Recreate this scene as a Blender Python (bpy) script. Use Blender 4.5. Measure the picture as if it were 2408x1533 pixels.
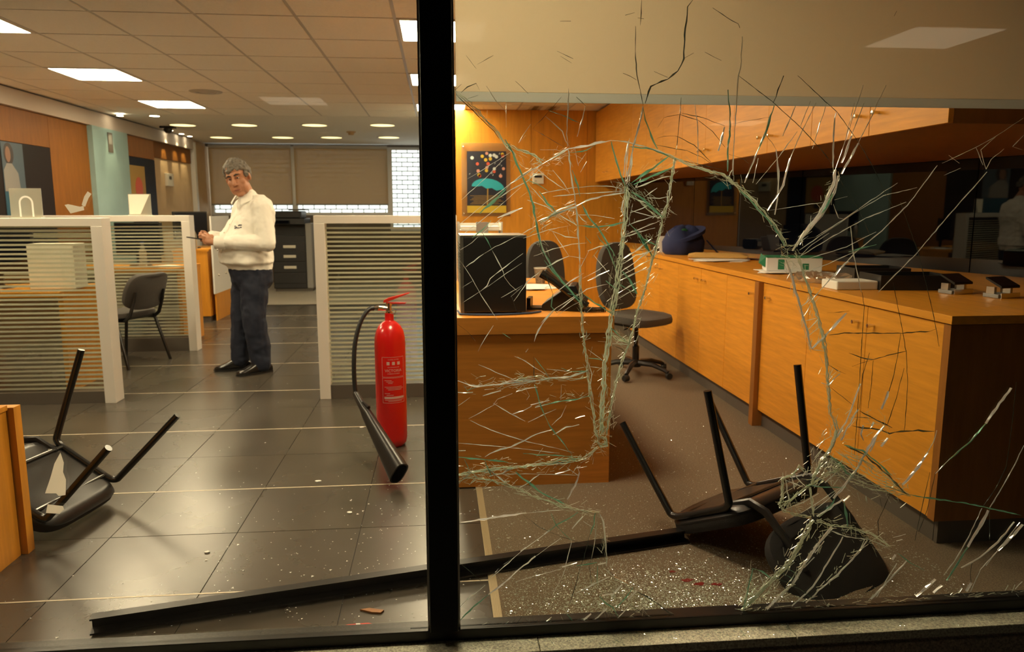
import bpy, bmesh, math, random
from mathutils import Vector, Matrix, Euler, noise
from mathutils.geometry import tessellate_polygon
random.seed(7)
for o in list(bpy.data.objects): bpy.data.objects.remove(o)
S = bpy.context.scene; COL = S.collection
# ------------------------------------------------------------------ camera, world, exposure
FPX, CX, CY, CAMH = 1775.0, 1204.0, 766.5, 1.36
TH = math.atan(276 / FPX); PS = math.atan(174 * math.cos(TH) / FPX)
cd = bpy.data.cameras.new('camera'); cam = bpy.data.objects.new('camera', cd); COL.objects.link(cam)
cam.location = (0, 0, CAMH); cam.rotation_euler = (math.pi / 2 - TH, 0, -PS)
cd.sensor_fit = 'HORIZONTAL'; cd.sensor_width = 36; cd.lens = 36 * FPX / 2408; cd.clip_start = 0.05
cd.dof.use_dof = True; cd.dof.focus_distance = 2.45; cd.dof.aperture_fstop = 5.0
S.camera = cam
W = bpy.data.worlds.new('overcast_sky'); S.world = W; W.use_nodes = True
bg = W.node_tree.nodes['Background']; bg.inputs[0].default_value = (.95, .98, .97, 1); bg.inputs[1].default_value = 1.7
S.view_settings.view_transform = 'Standard'; S.view_settings.look = 'None'
S.view_settings.gamma = 1; S.view_settings.exposure = 0.60
PANEL_STRENGTH = 34.0; WARM = (1, .81, .52)
Fv = Vector((math.sin(PS) * math.cos(TH), math.cos(PS) * math.cos(TH), -math.sin(TH)))
Rv = Vector((math.cos(PS), -math.sin(PS), 0)); Uv = Rv.cross(Fv)
GY = 2.27                                             # plane of the shop glass
def on_pane(x, y, Y=GY):                              # a point of the glass sheet from its place in the photograph
    r = Fv + Rv * ((x - CX) / FPX) + Uv * ((CY - y) / FPX)
    p = Vector((0, 0, CAMH)) + r * (Y / r.y)
    return p.x, p.z
# ------------------------------------------------------------------ materials
MATS = {}
def nodes(name):
    m = bpy.data.materials.new(name); m.use_nodes = True; nt = m.node_tree
    return m, nt, nt.nodes['Principled BSDF'], nt.nodes['Material Output']
def mat(name, col, rough=.5, metal=0, spec=.5, var=0, vscale=8, stretch=(1, 1, 1), bump=0, bscale=60, rvar=0, coat=0, trans=0, alpha=1, sheen=0, objvar=0):
    if name in MATS: return MATS[name]
    m, nt, b, out = nodes(name); N = nt.nodes; L = nt.links
    b.inputs['Base Color'].default_value = (*col, 1); b.inputs['Roughness'].default_value = rough
    b.inputs['Metallic'].default_value = metal; b.inputs['Specular IOR Level'].default_value = spec
    b.inputs['Coat Weight'].default_value = coat; b.inputs['Transmission Weight'].default_value = trans
    b.inputs['Alpha'].default_value = alpha; b.inputs['Sheen Weight'].default_value = sheen
    if var or bump or rvar or objvar:
        tc = N.new('ShaderNodeTexCoord'); mp = N.new('ShaderNodeMapping'); mp.inputs['Scale'].default_value = stretch
        L.new(tc.outputs['Object'], mp.inputs[0])
        vec = mp.outputs[0]
        if objvar:
            oi = N.new('ShaderNodeObjectInfo'); ad = N.new('ShaderNodeVectorMath'); ad.operation = 'ADD'
            sc = N.new('ShaderNodeVectorMath'); sc.operation = 'SCALE'; sc.inputs[0].default_value = (17, 9, 5)
            L.new(oi.outputs['Random'], sc.inputs['Scale']); L.new(vec, ad.inputs[0]); L.new(sc.outputs[0], ad.inputs[1]); vec = ad.outputs[0]
    if var:
        nz = N.new('ShaderNodeTexNoise'); nz.inputs['Scale'].default_value = vscale; nz.inputs['Detail'].default_value = 6; nz.inputs['Roughness'].default_value = .65
        L.new(vec, nz.inputs['Vector'])
        rp = N.new('ShaderNodeValToRGB'); rp.color_ramp.elements[0].position = .3; rp.color_ramp.elements[1].position = .7
        rp.color_ramp.elements[0].color = (*[max(0, c * (1 - var)) for c in col], 1); rp.color_ramp.elements[1].color = (*[min(1, c * (1 + var)) for c in col], 1)
        L.new(nz.outputs['Fac'], rp.inputs[0]); L.new(rp.outputs[0], b.inputs['Base Color'])
    if rvar:
        n3 = N.new('ShaderNodeTexNoise'); n3.inputs['Scale'].default_value = vscale * .6; n3.inputs['Detail'].default_value = 5; L.new(vec, n3.inputs['Vector'])
        mr = N.new('ShaderNodeMapRange'); mr.inputs['To Min'].default_value = max(.02, rough - rvar); mr.inputs['To Max'].default_value = rough + rvar
        L.new(n3.outputs['Fac'], mr.inputs[0]); L.new(mr.outputs[0], b.inputs['Roughness'])
    if bump:
        n2 = N.new('ShaderNodeTexNoise'); n2.inputs['Scale'].default_value = bscale; n2.inputs['Detail'].default_value = 4; L.new(vec, n2.inputs['Vector'])
        bp = N.new('ShaderNodeBump'); bp.inputs['Strength'].default_value = bump; bp.inputs['Distance'].default_value = .01
        L.new(n2.outputs['Fac'], bp.inputs['Height']); L.new(bp.outputs[0], b.inputs['Normal'])
    MATS[name] = m; return m
def emit(name, col, s):
    if name in MATS: return MATS[name]
    m, nt, b, out = nodes(name); b.inputs['Base Color'].default_value = (.8, .8, .8, 1)
    b.inputs['Emission Color'].default_value = (*col, 1); b.inputs['Emission Strength'].default_value = s
    MATS[name] = m; return m
def glassmat(name, tint=(.97, .98, .96), f0=.045, gloss=(1, 1, 1), haze=0.0, rough=0.0):
    m, nt, b, out = nodes(name); N = nt.nodes; L = nt.links; N.remove(b)
    lw = N.new('ShaderNodeLayerWeight'); lw.inputs['Blend'].default_value = .5
    pw = N.new('ShaderNodeMath'); pw.operation = 'POWER'; pw.inputs[1].default_value = 5; L.new(lw.outputs['Facing'], pw.inputs[0])
    ma = N.new('ShaderNodeMath'); ma.operation = 'MULTIPLY_ADD'; ma.inputs[1].default_value = 1 - f0; ma.inputs[2].default_value = f0; L.new(pw.outputs[0], ma.inputs[0])
    tr = N.new('ShaderNodeBsdfTransparent'); tr.inputs[0].default_value = (*tint, 1)
    gl = N.new('ShaderNodeBsdfGlossy'); gl.inputs['Color'].default_value = (*gloss, 1); gl.inputs['Roughness'].default_value = rough
    mx = N.new('ShaderNodeMixShader'); L.new(ma.outputs[0], mx.inputs[0]); L.new(tr.outputs[0], mx.inputs[1]); L.new(gl.outputs[0], mx.inputs[2])
    last = mx
    if haze:
        df = N.new('ShaderNodeBsdfTranslucent'); df.inputs[0].default_value = (.9, .88, .82, 1)
        m2 = N.new('ShaderNodeMixShader'); m2.inputs[0].default_value = haze; L.new(mx.outputs[0], m2.inputs[1]); L.new(df.outputs[0], m2.inputs[2]); last = m2
    L.new(last.outputs[0], out.inputs[0]); MATS[name] = m; return m
def mixmat(name, parts):                                # parts: list of (weight, kind, colour, roughness)
    m, nt, b, out = nodes(name); N = nt.nodes; L = nt.links; N.remove(b); prev = None; tot = 0
    for w, k, c, r in parts:
        n = N.new({'T': 'ShaderNodeBsdfTranslucent', 'D': 'ShaderNodeBsdfDiffuse', 'G': 'ShaderNodeBsdfGlossy', 'X': 'ShaderNodeBsdfTransparent'}[k])
        n.inputs[0].default_value = (*c, 1)
        if k == 'G': n.inputs['Roughness'].default_value = r
        tot += w
        if prev is None: prev = n
        else:
            mx = N.new('ShaderNodeMixShader'); mx.inputs[0].default_value = w / tot; L.new(prev.outputs[0], mx.inputs[1]); L.new(n.outputs[0], mx.inputs[2]); prev = mx
    L.new(prev.outputs[0], out.inputs[0]); MATS[name] = m; return m
def wood(name, col, rough=.38, ax='z', var=.16):
    st = {'z': (9, 9, 1), 'x': (1, 9, 14), 'y': (9, 1, 14)}[ax]
    return mat(name, col, rough, var=var, vscale=3.0, stretch=st, bump=.03, bscale=9, spec=.4)
ORANGE = (.68, .285, .028)
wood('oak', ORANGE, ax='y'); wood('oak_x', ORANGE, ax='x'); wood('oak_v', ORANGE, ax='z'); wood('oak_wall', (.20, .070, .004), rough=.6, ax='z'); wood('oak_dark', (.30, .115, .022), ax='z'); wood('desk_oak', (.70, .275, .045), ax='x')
mat('black_frame', (.012, .011, .011), .35, spec=.4, bump=.02)
mat('floor_tile', (.062, .052, .040), .27, var=.25, vscale=2.2, rvar=.05, bump=.012, bscale=30, objvar=1, spec=.75)
mat('grout', (.020, .016, .012), .7); mat('joint_strip', (.66, .57, .43), .4)
mat('carpet', (.185, .140, .095), .95, var=.45, vscale=180, bump=.8, bscale=260, spec=.1)
mat('pale_floor', (.42, .38, .31), .45, var=.1)
mat('brass_strip', (.42, .33, .20), .45, metal=.3)
mat('ceiling_tile', (.92, .89, .83), .9, var=.05, vscale=70, bump=.12, bscale=160, spec=.2, objvar=1)
mat('cornice_paint', (.46, .39, .33), .7); mat('tee_bar', (.50, .49, .47), .45); mat('plaster', (.84, .81, .75), .8, spec=.2)
mat('white', (.78, .77, .74), .5); mat('offwhite', (.72, .68, .58), .55); mat('paper', (.80, .78, .72), .7)
mat('wall_beige', (.60, .42, .24), .7, var=.06); mat('wall_blue', (.27, .40, .39), .35, var=.08, vscale=3)
mat('panel_dark', (.016, .011, .010), .55, spec=.15); mat('navy_panel', (.010, .014, .028), .5, spec=.2)
mat('alu', (.80, .76, .70), .42, metal=.2); mat('alu_side', (.60, .60, .60), .4, metal=.4); mat('plinth', (.10, .085, .07), .4)
mat('chrome', (.75, .72, .66), .18, metal=1); mat('steel', (.55, .52, .47), .3, metal=1)
mat('red_paint', (.62, .010, .008), .25, coat=.3); mat('red_plastic', (.55, .03, .015), .35)
mat('black_rubber', (.012, .012, .012), .42); mat('black_plastic', (.014, .013, .013), .34, bump=.05, bscale=200)
mat('black_metal', (.010, .010, .010), .25, spec=.6); mat('grey_fabric', (.055, .048, .042), .9, var=.25, vscale=150, bump=.25, bscale=300, sheen=.15)
mat('black_fabric', (.018, .016, .015), .9, bump=.2, bscale=300)
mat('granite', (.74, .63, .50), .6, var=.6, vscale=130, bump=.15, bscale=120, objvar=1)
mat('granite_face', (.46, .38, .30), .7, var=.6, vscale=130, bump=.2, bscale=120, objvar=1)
mat('pavement', (.06, .055, .05), .85, var=.3)
mat('outer_wall_dark', (.035, .033, .035), .7); mat('sky_block_dark', (.05, .047, .045), .8)
emit('panel_light', WARM, PANEL_STRENGTH); emit('downlight', (1, .78, .36), 1.5); emit('spot_bulb', (1, .86, .60), 25); emit('canopy_lamp', (1, .84, .60), .9)
glassmat('pane_glass'); glassmat('broken_glass', tint=(.955, .975, .955), f0=.035)
glassmat('partition_glass', tint=(.90, .92, .88), f0=.10)
mat('night_glass', (.003, .004, .008), .02, spec=.42)
mixmat('frosted', [(.55, 'T', (.72, .72, .60), 0), (.35, 'D', (.60, .60, .50), 0), (.10, 'X', (1, 1, 1), 0)])
mixmat('crack_white', [(.54, 'T', (.97, 1, .99), 0), (.08, 'D', (.88, .94, .92), 0), (.28, 'G', (1, 1, 1), .09), (.10, 'X', (.92, .97, .95), 0)])
mixmat('crack_glint', [(.74, 'T', (1, 1, 1), 0), (.06, 'D', (.95, .97, .97), 0), (.20, 'G', (1, 1, 1), .10)])  # whiter crack glass: glints on fracture faces are put into the colour
mixmat('crack_green', [(.36, 'T', (.36, .64, .52), 0), (.10, 'D', (.22, .44, .34), 0), (.24, 'G', (.9, 1, .98), .12), (.30, 'X', (.60, .86, .76), 0)])
mixmat('crack_dark', [(.16, 'T', (.22, .28, .26), 0), (.16, 'D', (.03, .04, .035), 0), (.18, 'G', (.8, .9, .9), .12), (.50, 'X', (.48, .52, .46), 0)])
mixmat('crushed', [(.44, 'T', (.94, .99, .88), 0), (.10, 'D', (.80, .88, .76), 0), (.26, 'G', (1, 1, 1), .12), (.24, 'X', (.90, .97, .93), 0)])
mixmat('blind_fabric', [(.50, 'T', (.88, .80, .66), 0), (.425, 'D', (.74, .65, .52), 0), (.035, 'X', (1, 1, 1), 0)])
mixmat('back_blind_fabric', [(.38, 'T', (.54, .39, .22), 0), (.52, 'D', (.56, .41, .23), 0), (.10, 'X', (1, 1, 1), 0)])
mixmat('acrylic', [(.55, 'X', (.95, .95, .9), 0), (.30, 'T', (.8, .78, .7), 0), (.15, 'G', (1, 1, 1), .05)])
mat('hem_bar', (.22, .215, .20), .45, metal=.3); mixmat('hem_fabric', [(.70, 'T', (.62, .63, .60), 0), (.30, 'D', (.45, .45, .43), 0)])
# ------------------------------------------------------------------ mesh helpers
class MB:
    def __init__(s): s.v = []; s.f = []
    def add(s, vs, fs):
        n = len(s.v); s.v += [tuple(v) for v in vs]; s.f += [tuple(i + n for i in f) for f in fs]; return s
    def box(s, x0, x1, y0, y1, z0, z1):
        return s.add([(x0, y0, z0), (x1, y0, z0), (x1, y1, z0), (x0, y1, z0), (x0, y0, z1), (x1, y0, z1), (x1, y1, z1), (x0, y1, z1)],
                     [(3, 2, 1, 0), (4, 5, 6, 7), (0, 1, 5, 4), (1, 2, 6, 5), (2, 3, 7, 6), (3, 0, 4, 7)])
    def prism(s, poly, lo, hi, ax='z'):                  # poly 2-D outline, extruded along ax
        def p(a, b, c): return {'z': (a, b, c), 'y': (a, c, b), 'x': (c, a, b)}[ax]
        n = len(poly); vs = [p(a, b, lo) for a, b in poly] + [p(a, b, hi) for a, b in poly]
        fs = [(i, (i + 1) % n, n + (i + 1) % n, n + i) for i in range(n)]
        tri = tessellate_polygon([[Vector((a, b, 0)) for a, b in poly]])
        fs += [tuple(t) for t in tri] + [tuple(n + i for i in reversed(t)) for t in tri]
        return s.add(vs, fs)
    def loft(s, rings, close=True, cap=True):
        n = len(rings[0]); vs = [v for r in rings for v in r]; fs = []
        for k in range(len(rings) - 1):
            for i in range(n if close else n - 1):
                j = (i + 1) % n; fs.append((k * n + i, k * n + j, (k + 1) * n + j, (k + 1) * n + i))
        if cap: fs += [tuple(reversed(range(n))), tuple((len(rings) - 1) * n + i for i in range(n))]
        return s.add(vs, fs)
    def tube(s, pts, r, n=10, sx=1.0, up=None):
        pts = [Vector(p) for p in pts]; R = r if isinstance(r, (list, tuple)) else [r] * len(pts); rings = []
        t = (pts[1] - pts[0]).normalized(); u = Vector(up) if up else (Vector((0, 0, 1)) if abs(t.z) < .9 else Vector((1, 0, 0)))
        u = (u - t * u.dot(t)).normalized()
        for i, p in enumerate(pts):
            a = pts[max(0, i - 1)]; b = pts[min(len(pts) - 1, i + 1)]; t = (b - a).normalized()
            u = (u - t * u.dot(t)).normalized(); w = t.cross(u)
            rings.append([p + (u * math.cos(k * 2 * math.pi / n) * sx + w * math.sin(k * 2 * math.pi / n)) * R[i] for k in range(n)])
        return s.loft(rings)
    def lathe(s, prof, c=(0, 0, 0), n=32, ax='z', closed=False):
        rings = []; prof = list(prof) + ([prof[0]] if closed else [])
        for r, h in prof:
            ring = []
            for k in range(n):
                a = 2 * math.pi * k / n; x, y = r * math.cos(a), r * math.sin(a)
                q = {'z': (x, y, h), 'y': (x, h, -y), 'x': (h, x, y)}[ax]
                ring.append((c[0] + q[0], c[1] + q[1], c[2] + q[2]))
            rings.append(ring)
        return s.loft(rings, cap=not closed)
    def ball(s, c, r, nu=12, nv=8):
        r = (r, r, r) if not isinstance(r, (tuple, list)) else r; rings = []
        for j in range(nv + 1):
            ph = math.pi * (j + .001 if j == 0 else j - .001 if j == nv else j) / nv
            rings.append([(c[0] + r[0] * math.sin(ph) * math.cos(2 * math.pi * i / nu), c[1] + r[1] * math.sin(ph) * math.sin(2 * math.pi * i / nu), c[2] - r[2] * math.cos(ph)) for i in range(nu)])
        return s.loft(rings)
    def capsule(s, a, b, ra, rb, n=12):
        a = Vector(a); b = Vector(b); d = (b - a).normalized(); pts = []; rs = []
        for k in (-1, -.85, -.5): pts.append(a + d * ra * k); rs.append(ra * math.sqrt(max(.002, 1 - k * k)))
        pts += [a, b]; rs += [ra, rb]
        for k in (.5, .85, 1): pts.append(b + d * rb * k); rs.append(rb * math.sqrt(max(.002, 1 - k * k)))
        return s.tube(pts, rs, n)
    def xf(s, M, start=0):
        for i in range(start, len(s.v)): s.v[i] = tuple(M @ Vector(s.v[i]))
        return s
def obj(name, mb, material, parent=None, smooth=False, bevel=0, seg=2, kind=None, label=None, loc=None):
    if isinstance(mb, MB):
        me = bpy.data.meshes.new(name); me.from_pydata(mb.v, [], mb.f)
        bm = bmesh.new(); bm.from_mesh(me); bmesh.ops.recalc_face_normals(bm, faces=bm.faces); bm.to_mesh(me); bm.free()
        if smooth:
            me.polygons.foreach_set('use_smooth', [True] * len(me.polygons))
            try: me.set_sharp_from_angle(angle=math.radians(42))
            except Exception: pass
    else: me = mb
    o = bpy.data.objects.new(name, me); COL.objects.link(o)
    if not me.materials: me.materials.append(MATS[material] if isinstance(material, str) else material)
    if parent: o.parent = parent
    if loc: o.location = loc
    if bevel:
        b = o.modifiers.new('bevel', 'BEVEL'); b.width = bevel; b.segments = seg; b.limit_method = 'ANGLE'
    if kind: o['kind'] = kind
    if label: o['label'] = label
    return o
def tag(o, label, cat, group=None):
    o['label'] = label; o['category'] = cat
    if group: o['group'] = group
    return o
def thing(name, label, cat, loc=(0, 0, 0), rot=(0, 0, 0), group=None):
    o = bpy.data.objects.new(name, None); COL.objects.link(o); o.location = loc; o.rotation_euler = rot; o.empty_display_size = .1
    return tag(o, label, cat, group)
def struct(name, mb, m, **k): return obj(name, mb, m, kind='structure', **k)
def dup(root, loc, rot, label=None, group=None, scale=None):
    r = root.copy(); COL.objects.link(r); r.location = loc; r.rotation_euler = rot
    if scale: r.scale = (scale,) * 3
    if label: r['label'] = label
    if group: r['group'] = group
    for ch in list(root.children):
        c = ch.copy(); COL.objects.link(c); c.parent = r
        for g in list(ch.children):
            d = g.copy(); COL.objects.link(d); d.parent = c
    return r
def B(*a): return MB().box(*a)
def baked(o, mods):                                   # evaluate modifiers into a plain mesh
    for t, kw in mods:
        m = o.modifiers.new(t, t)
        for k, v in kw.items(): setattr(m, k, v)
    dg = bpy.context.evaluated_depsgraph_get(); dg.update()
    me = bpy.data.meshes.new_from_object(o.evaluated_get(dg)); o.modifiers.clear(); o.data = me
    me.polygons.foreach_set('use_smooth', [True] * len(me.polygons)); return o
CLOUD = bpy.data.textures.new('fold_noise', 'CLOUDS'); CLOUD.noise_scale = .11; CLOUD.noise_depth = 2
CURL = bpy.data.textures.new('curl_noise', 'CLOUDS'); CURL.noise_scale = .022; CURL.noise_depth = 2
def text_mesh(txt, size, align='CENTER'):
    c = bpy.data.curves.new('lettering', 'FONT'); c.body = txt; c.size = size; c.align_x = align; c.resolution_u = 2
    o = bpy.data.objects.new('lettering', c); COL.objects.link(o)
    dg = bpy.context.evaluated_depsgraph_get(); dg.update(); me = bpy.data.meshes.new_from_object(o.evaluated_get(dg))
    bpy.data.objects.remove(o); mb = MB(); mb.add([v.co[:] for v in me.vertices], [tuple(p.vertices) for p in me.polygons]); return mb
# ------------------------------------------------------------------ the setting: floor
XL, YB = -4.1, 14.4
fl = struct('floor', B(XL - .1, .19, 2.312, 11.05, -.12, -.004), 'grout')
T = .517; YJ = [2.615 + T * k for k in range(-1, 17)]; XJ = [.165 - T * k for k in range(10)]
tile_me = {}
for i in range(len(YJ) - 1):
    for j in range(len(XJ) - 1):
        y0, y1 = max(YJ[i], 2.336), min(YJ[i + 1], 11.05); x0, x1 = max(XJ[j + 1], XL), XJ[j]
        if x1 - x0 < .05 or y1 - y0 < .05: continue
        # wide pale joint on every second line across
        ga = .0045 if (i % 2) else .0018; gb = .0018 if (i % 2) else .0045
        if i == 0: ga = 0
        a, b, c, d = x0 + .0019, x1 - .0019, y0 + ga, y1 - gb
        key = (round(b - a, 3), round(d - c, 3))
        if key not in tile_me:
            q = MB().box(0, b - a, 0, d - c, -.012, 0); me = bpy.data.meshes.new('floor_tile'); me.from_pydata(q.v, [], q.f); me.materials.append(MATS['floor_tile']); tile_me[key] = me
        obj('floor_tile', tile_me[key], 'floor_tile', fl, loc=(a, c, random.uniform(-.0006, 0)))
    if i % 2 == 1 or i == 0: pass
for i in range(1, len(YJ) - 1, 2): obj('joint_strip', B(XL, .165, YJ[i] - .0042, YJ[i] + .0042, -.01, .0004), 'joint_strip', fl)
struct('floor_carpet', B(.195, 3.95, 2.30, 9.25, -.12, .006), 'carpet')
struct('floor_back', B(XL - .3, .3, 11.05, 14.7, -.12, 0), 'pale_floor')
tm = MB().box(.165, .197, 2.30, 9.2, -.12, .004)
for k in range(5): tm.box(.168 + k * .006, .171 + k * .006, 2.30, 9.2, .004, .0065)
struct('trim_1', tm, 'brass_strip')
# ------------------------------------------------------------------ ceiling with lay-in panels
ZC = 2.52
ce = struct('ceiling', B(XL - .2, 3.95, 2.2, 10.06, ZC + .004, ZC + .2), 'tee_bar')
CXL = [-4.1, -3.85] + [-3.25 + .6 * k for k in range(12)]; CYL = [2.25, 2.38] + [3.02 + .64 * k for k in range(12)]
LCOL = (-3.25, -.25); LROW = (3.02, 4.94, 6.86, 8.78)
pan_me = {}
for i in range(len(CYL) - 1):
    for j in range(len(CXL) - 1):
        x0, x1, y0, y1 = CXL[j], CXL[j + 1], CYL[i], min(CYL[i + 1], 10.06)
        if y1 - y0 < .03: continue
        if any(abs(x0 - a) < .02 for a in LCOL) and any(abs(y0 - b) < .02 for b in LROW): continue
        if abs(x0 - .95) < .02 and abs(y0 - 8.78) < .02: continue
        g = .011; key = (round(x1 - x0, 3), round(y1 - y0, 3))
        if key not in pan_me:
            q = MB().box(g, x1 - x0 - g, g, y1 - y0 - g, 0, .02); me = bpy.data.meshes.new('ceiling_panel'); me.from_pydata(q.v, [], q.f); me.materials.append(MATS['ceiling_tile']); pan_me[key] = me
        obj('ceiling_panel', pan_me[key], 'ceiling_tile', ce, loc=(x0, y0, ZC + random.uniform(-.001, .001)))
struct('ceiling_back', B(XL - .4, .3, 10.06, 14.7, ZC, ZC + .2), 'plaster')
for x0, nm in ((-3.25, 'beside the left wall'), (-.25, 'over the aisle')):
    for y0, od in zip(LROW, ('first', 'second', 'third', 'fourth')):
        t = thing('ceiling_light', f'square ceiling light panel {nm}, {od} of its row from shop window', 'light', (x0, y0, ZC), group='square ceiling lights')
        obj('frame', MB().box(.008, .592, .008, .03, -.006, .01).box(.008, .592, .61, .632, -.006, .01).box(.008, .03, .03, .61, -.006, .01).box(.57, .592, .03, .61, -.006, .01), 'white', t)
        obj('diffuser', B(.03, .57, .03, .61, -.004, .012), 'panel_light', t, label='glowing white diffuser')
v = thing('ceiling_vent', 'slotted dark air vent in the ceiling by the orange wall', 'vent', (.95, 8.78, ZC))
obj('frame', MB().box(.01, .59, .01, .06, -.003, .01).box(.01, .59, .58, .63, -.003, .01).box(.01, .07, .06, .58, -.003, .01).box(.53, .59, .06, .58, -.003, .01), 'white', v)
for k in range(5): obj('slat', B(.07 + k * .1, .125 + k * .1, .06, .58, -.002, .008), 'plinth' if k % 2 else 'white', v)
# recessed round lights in the smooth ceiling
for k, (x, y, r) in enumerate([(-3.55, 11.3, .17), (-2.69, 11.22, .17), (-1.71, 11.13, .17), (-.76, 11.04, .17), (-3.54, 13.17, .17), (-2.53, 13.08, .17), (-1.73, 13.0, .17), (-.79, 12.9, .17)]):
    t = thing('recessed_light', f'round recessed downlight, {("first", "second", "third", "last")[k % 4]} from the left wall, row {"farther from" if k < 4 else "nearer"} the far windows', 'light', (x, y, ZC), group='round downlights in the smooth ceiling')
    obj('ring', MB().lathe([(r, 0), (r + .02, 0), (r + .02, -.006), (r, -.006)], n=28, closed=True), 'white', t, smooth=True)
    obj('lamp', MB().lathe([(.01, -.003), (r, -.003), (r, .004), (.01, .004)], n=28), 'downlight', t, label='warm glowing disc')
def spot(name, label, x, y, z, r=.045, tgt=None, e=0, ang=50, m='spot_bulb', group=None):
    t = thing(name, label, 'light', (x, y, z), group=group)
    obj('ring', MB().lathe([(r, 0), (r + .014, 0), (r + .014, -.008), (r, -.008)], n=20, closed=True), 'chrome', t, smooth=True)
    obj('bulb', MB().lathe([(.006, -.012), (r * .7, -.009), (r, -.002), (r, .003)], n=20), m, t, smooth=True)
    if e:
        l = bpy.data.lights.new('spot_beam', 'SPOT'); l.energy = e; l.color = (1, .80, .45); l.spot_size = math.radians(ang); l.spot_blend = .6; l.shadow_soft_size = .02
        lo = bpy.data.objects.new('spot_beam', l); COL.objects.link(lo); lo.parent = t; lo.location = (0, 0, -.03)
        lo.rotation_euler = (Vector(tgt) - Vector((x, y, z - .03))).to_track_quat('-Z', 'Y').to_euler()
spot('spotlight', 'bright bare spotlight in the ceiling before the smooth part', -3.54, 10.2, ZC, .06)
spot('spotlight', 'small spotlight above the pale blue column', -3.9, 10.05, 2.50, .04, (-4.02, 10.05, 1.9), 14, 46)
for k, y in enumerate((12.05, 12.55, 12.95)):
    spot('spotlight', f'small spotlight washing the orange band of the left wall, {("first","second","third")[k]} of three', -3.97, y, ZC, .04, (-4.09, y + .03, 2.12), 16, 40, group='wall wash spotlights')
# ------------------------------------------------------------------ walls
wl = struct('wall_left', B(XL - .3, XL - .06, 2.2, 14.7, -.12, 2.72), 'wall_beige')
obj('cornice', B(XL - .06, XL + .05, 2.3, 13.4, 2.334, ZC - .02), 'cornice_paint', wl); obj('gap_shade_strip', B(XL - .06, XL + .02, 2.3, 13.4, ZC - .0195, ZC - .001), 'plinth', wl)  # dark strip below the ceiling: shade of the gap put into its colour
def wp(name, y0, y1, z0, z1, m, proud=0.0): return obj(name, B(XL - .06, XL + proud, y0, y1, z0, z1), m, wl)
for a, b in ((2.3, 4.4), (4.404, 6.5), (6.504, 8.66)): wp('wood_band', a, b, 2.0, 2.33, 'oak_wall'); wp('wood_panel', a, b, 0, .85, 'oak_wall')
wp('dark_panel', 2.3, 8.66, .854, 1.996, 'panel_dark')
wp('wood_panel', 8.664, 9.57, 0, 2.33, 'oak_wall')
wp('blue_column', 9.575, 10.60, 0, 2.332, 'wall_blue', .058)
wp('wood_band', 10.61, 11.68, 2.06, 2.33, 'oak_dark'); wp('dark_panel', 10.61, 11.68, 0, 2.055, 'navy_panel', .0)
wp('wood_band', 11.684, 13.35, 2.10, 2.33, 'oak_wall'); wp('beige_panel', 11.684, 13.35, 0, 2.095, 'wall_beige', -.01)
wp('white_post', 13.36, 13.46, 0, 2.46, 'white', .06); wp('beige_panel', 13.47, 14.4, 0, 2.46, 'wall_beige', -.01)
# shop bay on the right: back wall of orange panels
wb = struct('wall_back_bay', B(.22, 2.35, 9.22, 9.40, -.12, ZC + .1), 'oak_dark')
for a, b in ((.20, 1.12), (1.124, 1.80), (1.804, 2.33)): obj('wood_panel', B(a, b, 9.20, 9.222, .09, ZC), 'oak_v', wb)
obj('skirting', B(.20, 2.33, 9.19, 9.222, .006, .09), 'plinth', wb)
struct('wall_back_side', B(.19, .22, 9.20, 14.6, -.12, ZC + .1), 'offwhite')
# oblique night window along the right side
A0, A1 = Vector((2.26, 9.30)), Vector((3.86, 2.80)); dd = (A1 - A0).normalized(); nn = Vector((-dd.y, dd.x))
if nn.x < 0: nn = -nn
def obl(y, off=0.0):                                   # X of the oblique glazing at depth y, off metres towards the room
    return A0.x + (y - A0.y) * dd.x / dd.y - off
def slab(o, a, b, z0, z1): return MB().prism([(A0 + dd * a + nn * o[0])[:], (A0 + dd * b + nn * o[0])[:], (A0 + dd * b + nn * o[1])[:], (A0 + dd * a + nn * o[1])[:]], z0, z1)
LEN = (A1 - A0).length
wr = struct('wall_right', slab((.03, .20), 0, LEN + .3, -.12, ZC + .2), 'panel_dark')
k = 0; a = 0
while a < LEN:
    b = min(a + 1.62, LEN); obj('dark_pane', slab((.0, .026), a + .004, b - .004, .0, ZC), 'night_glass', wr); a = b
struct('wall_right_return', B(3.80, 4.0, 2.2, 2.85, -.12, ZC + .2), 'panel_dark')
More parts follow.
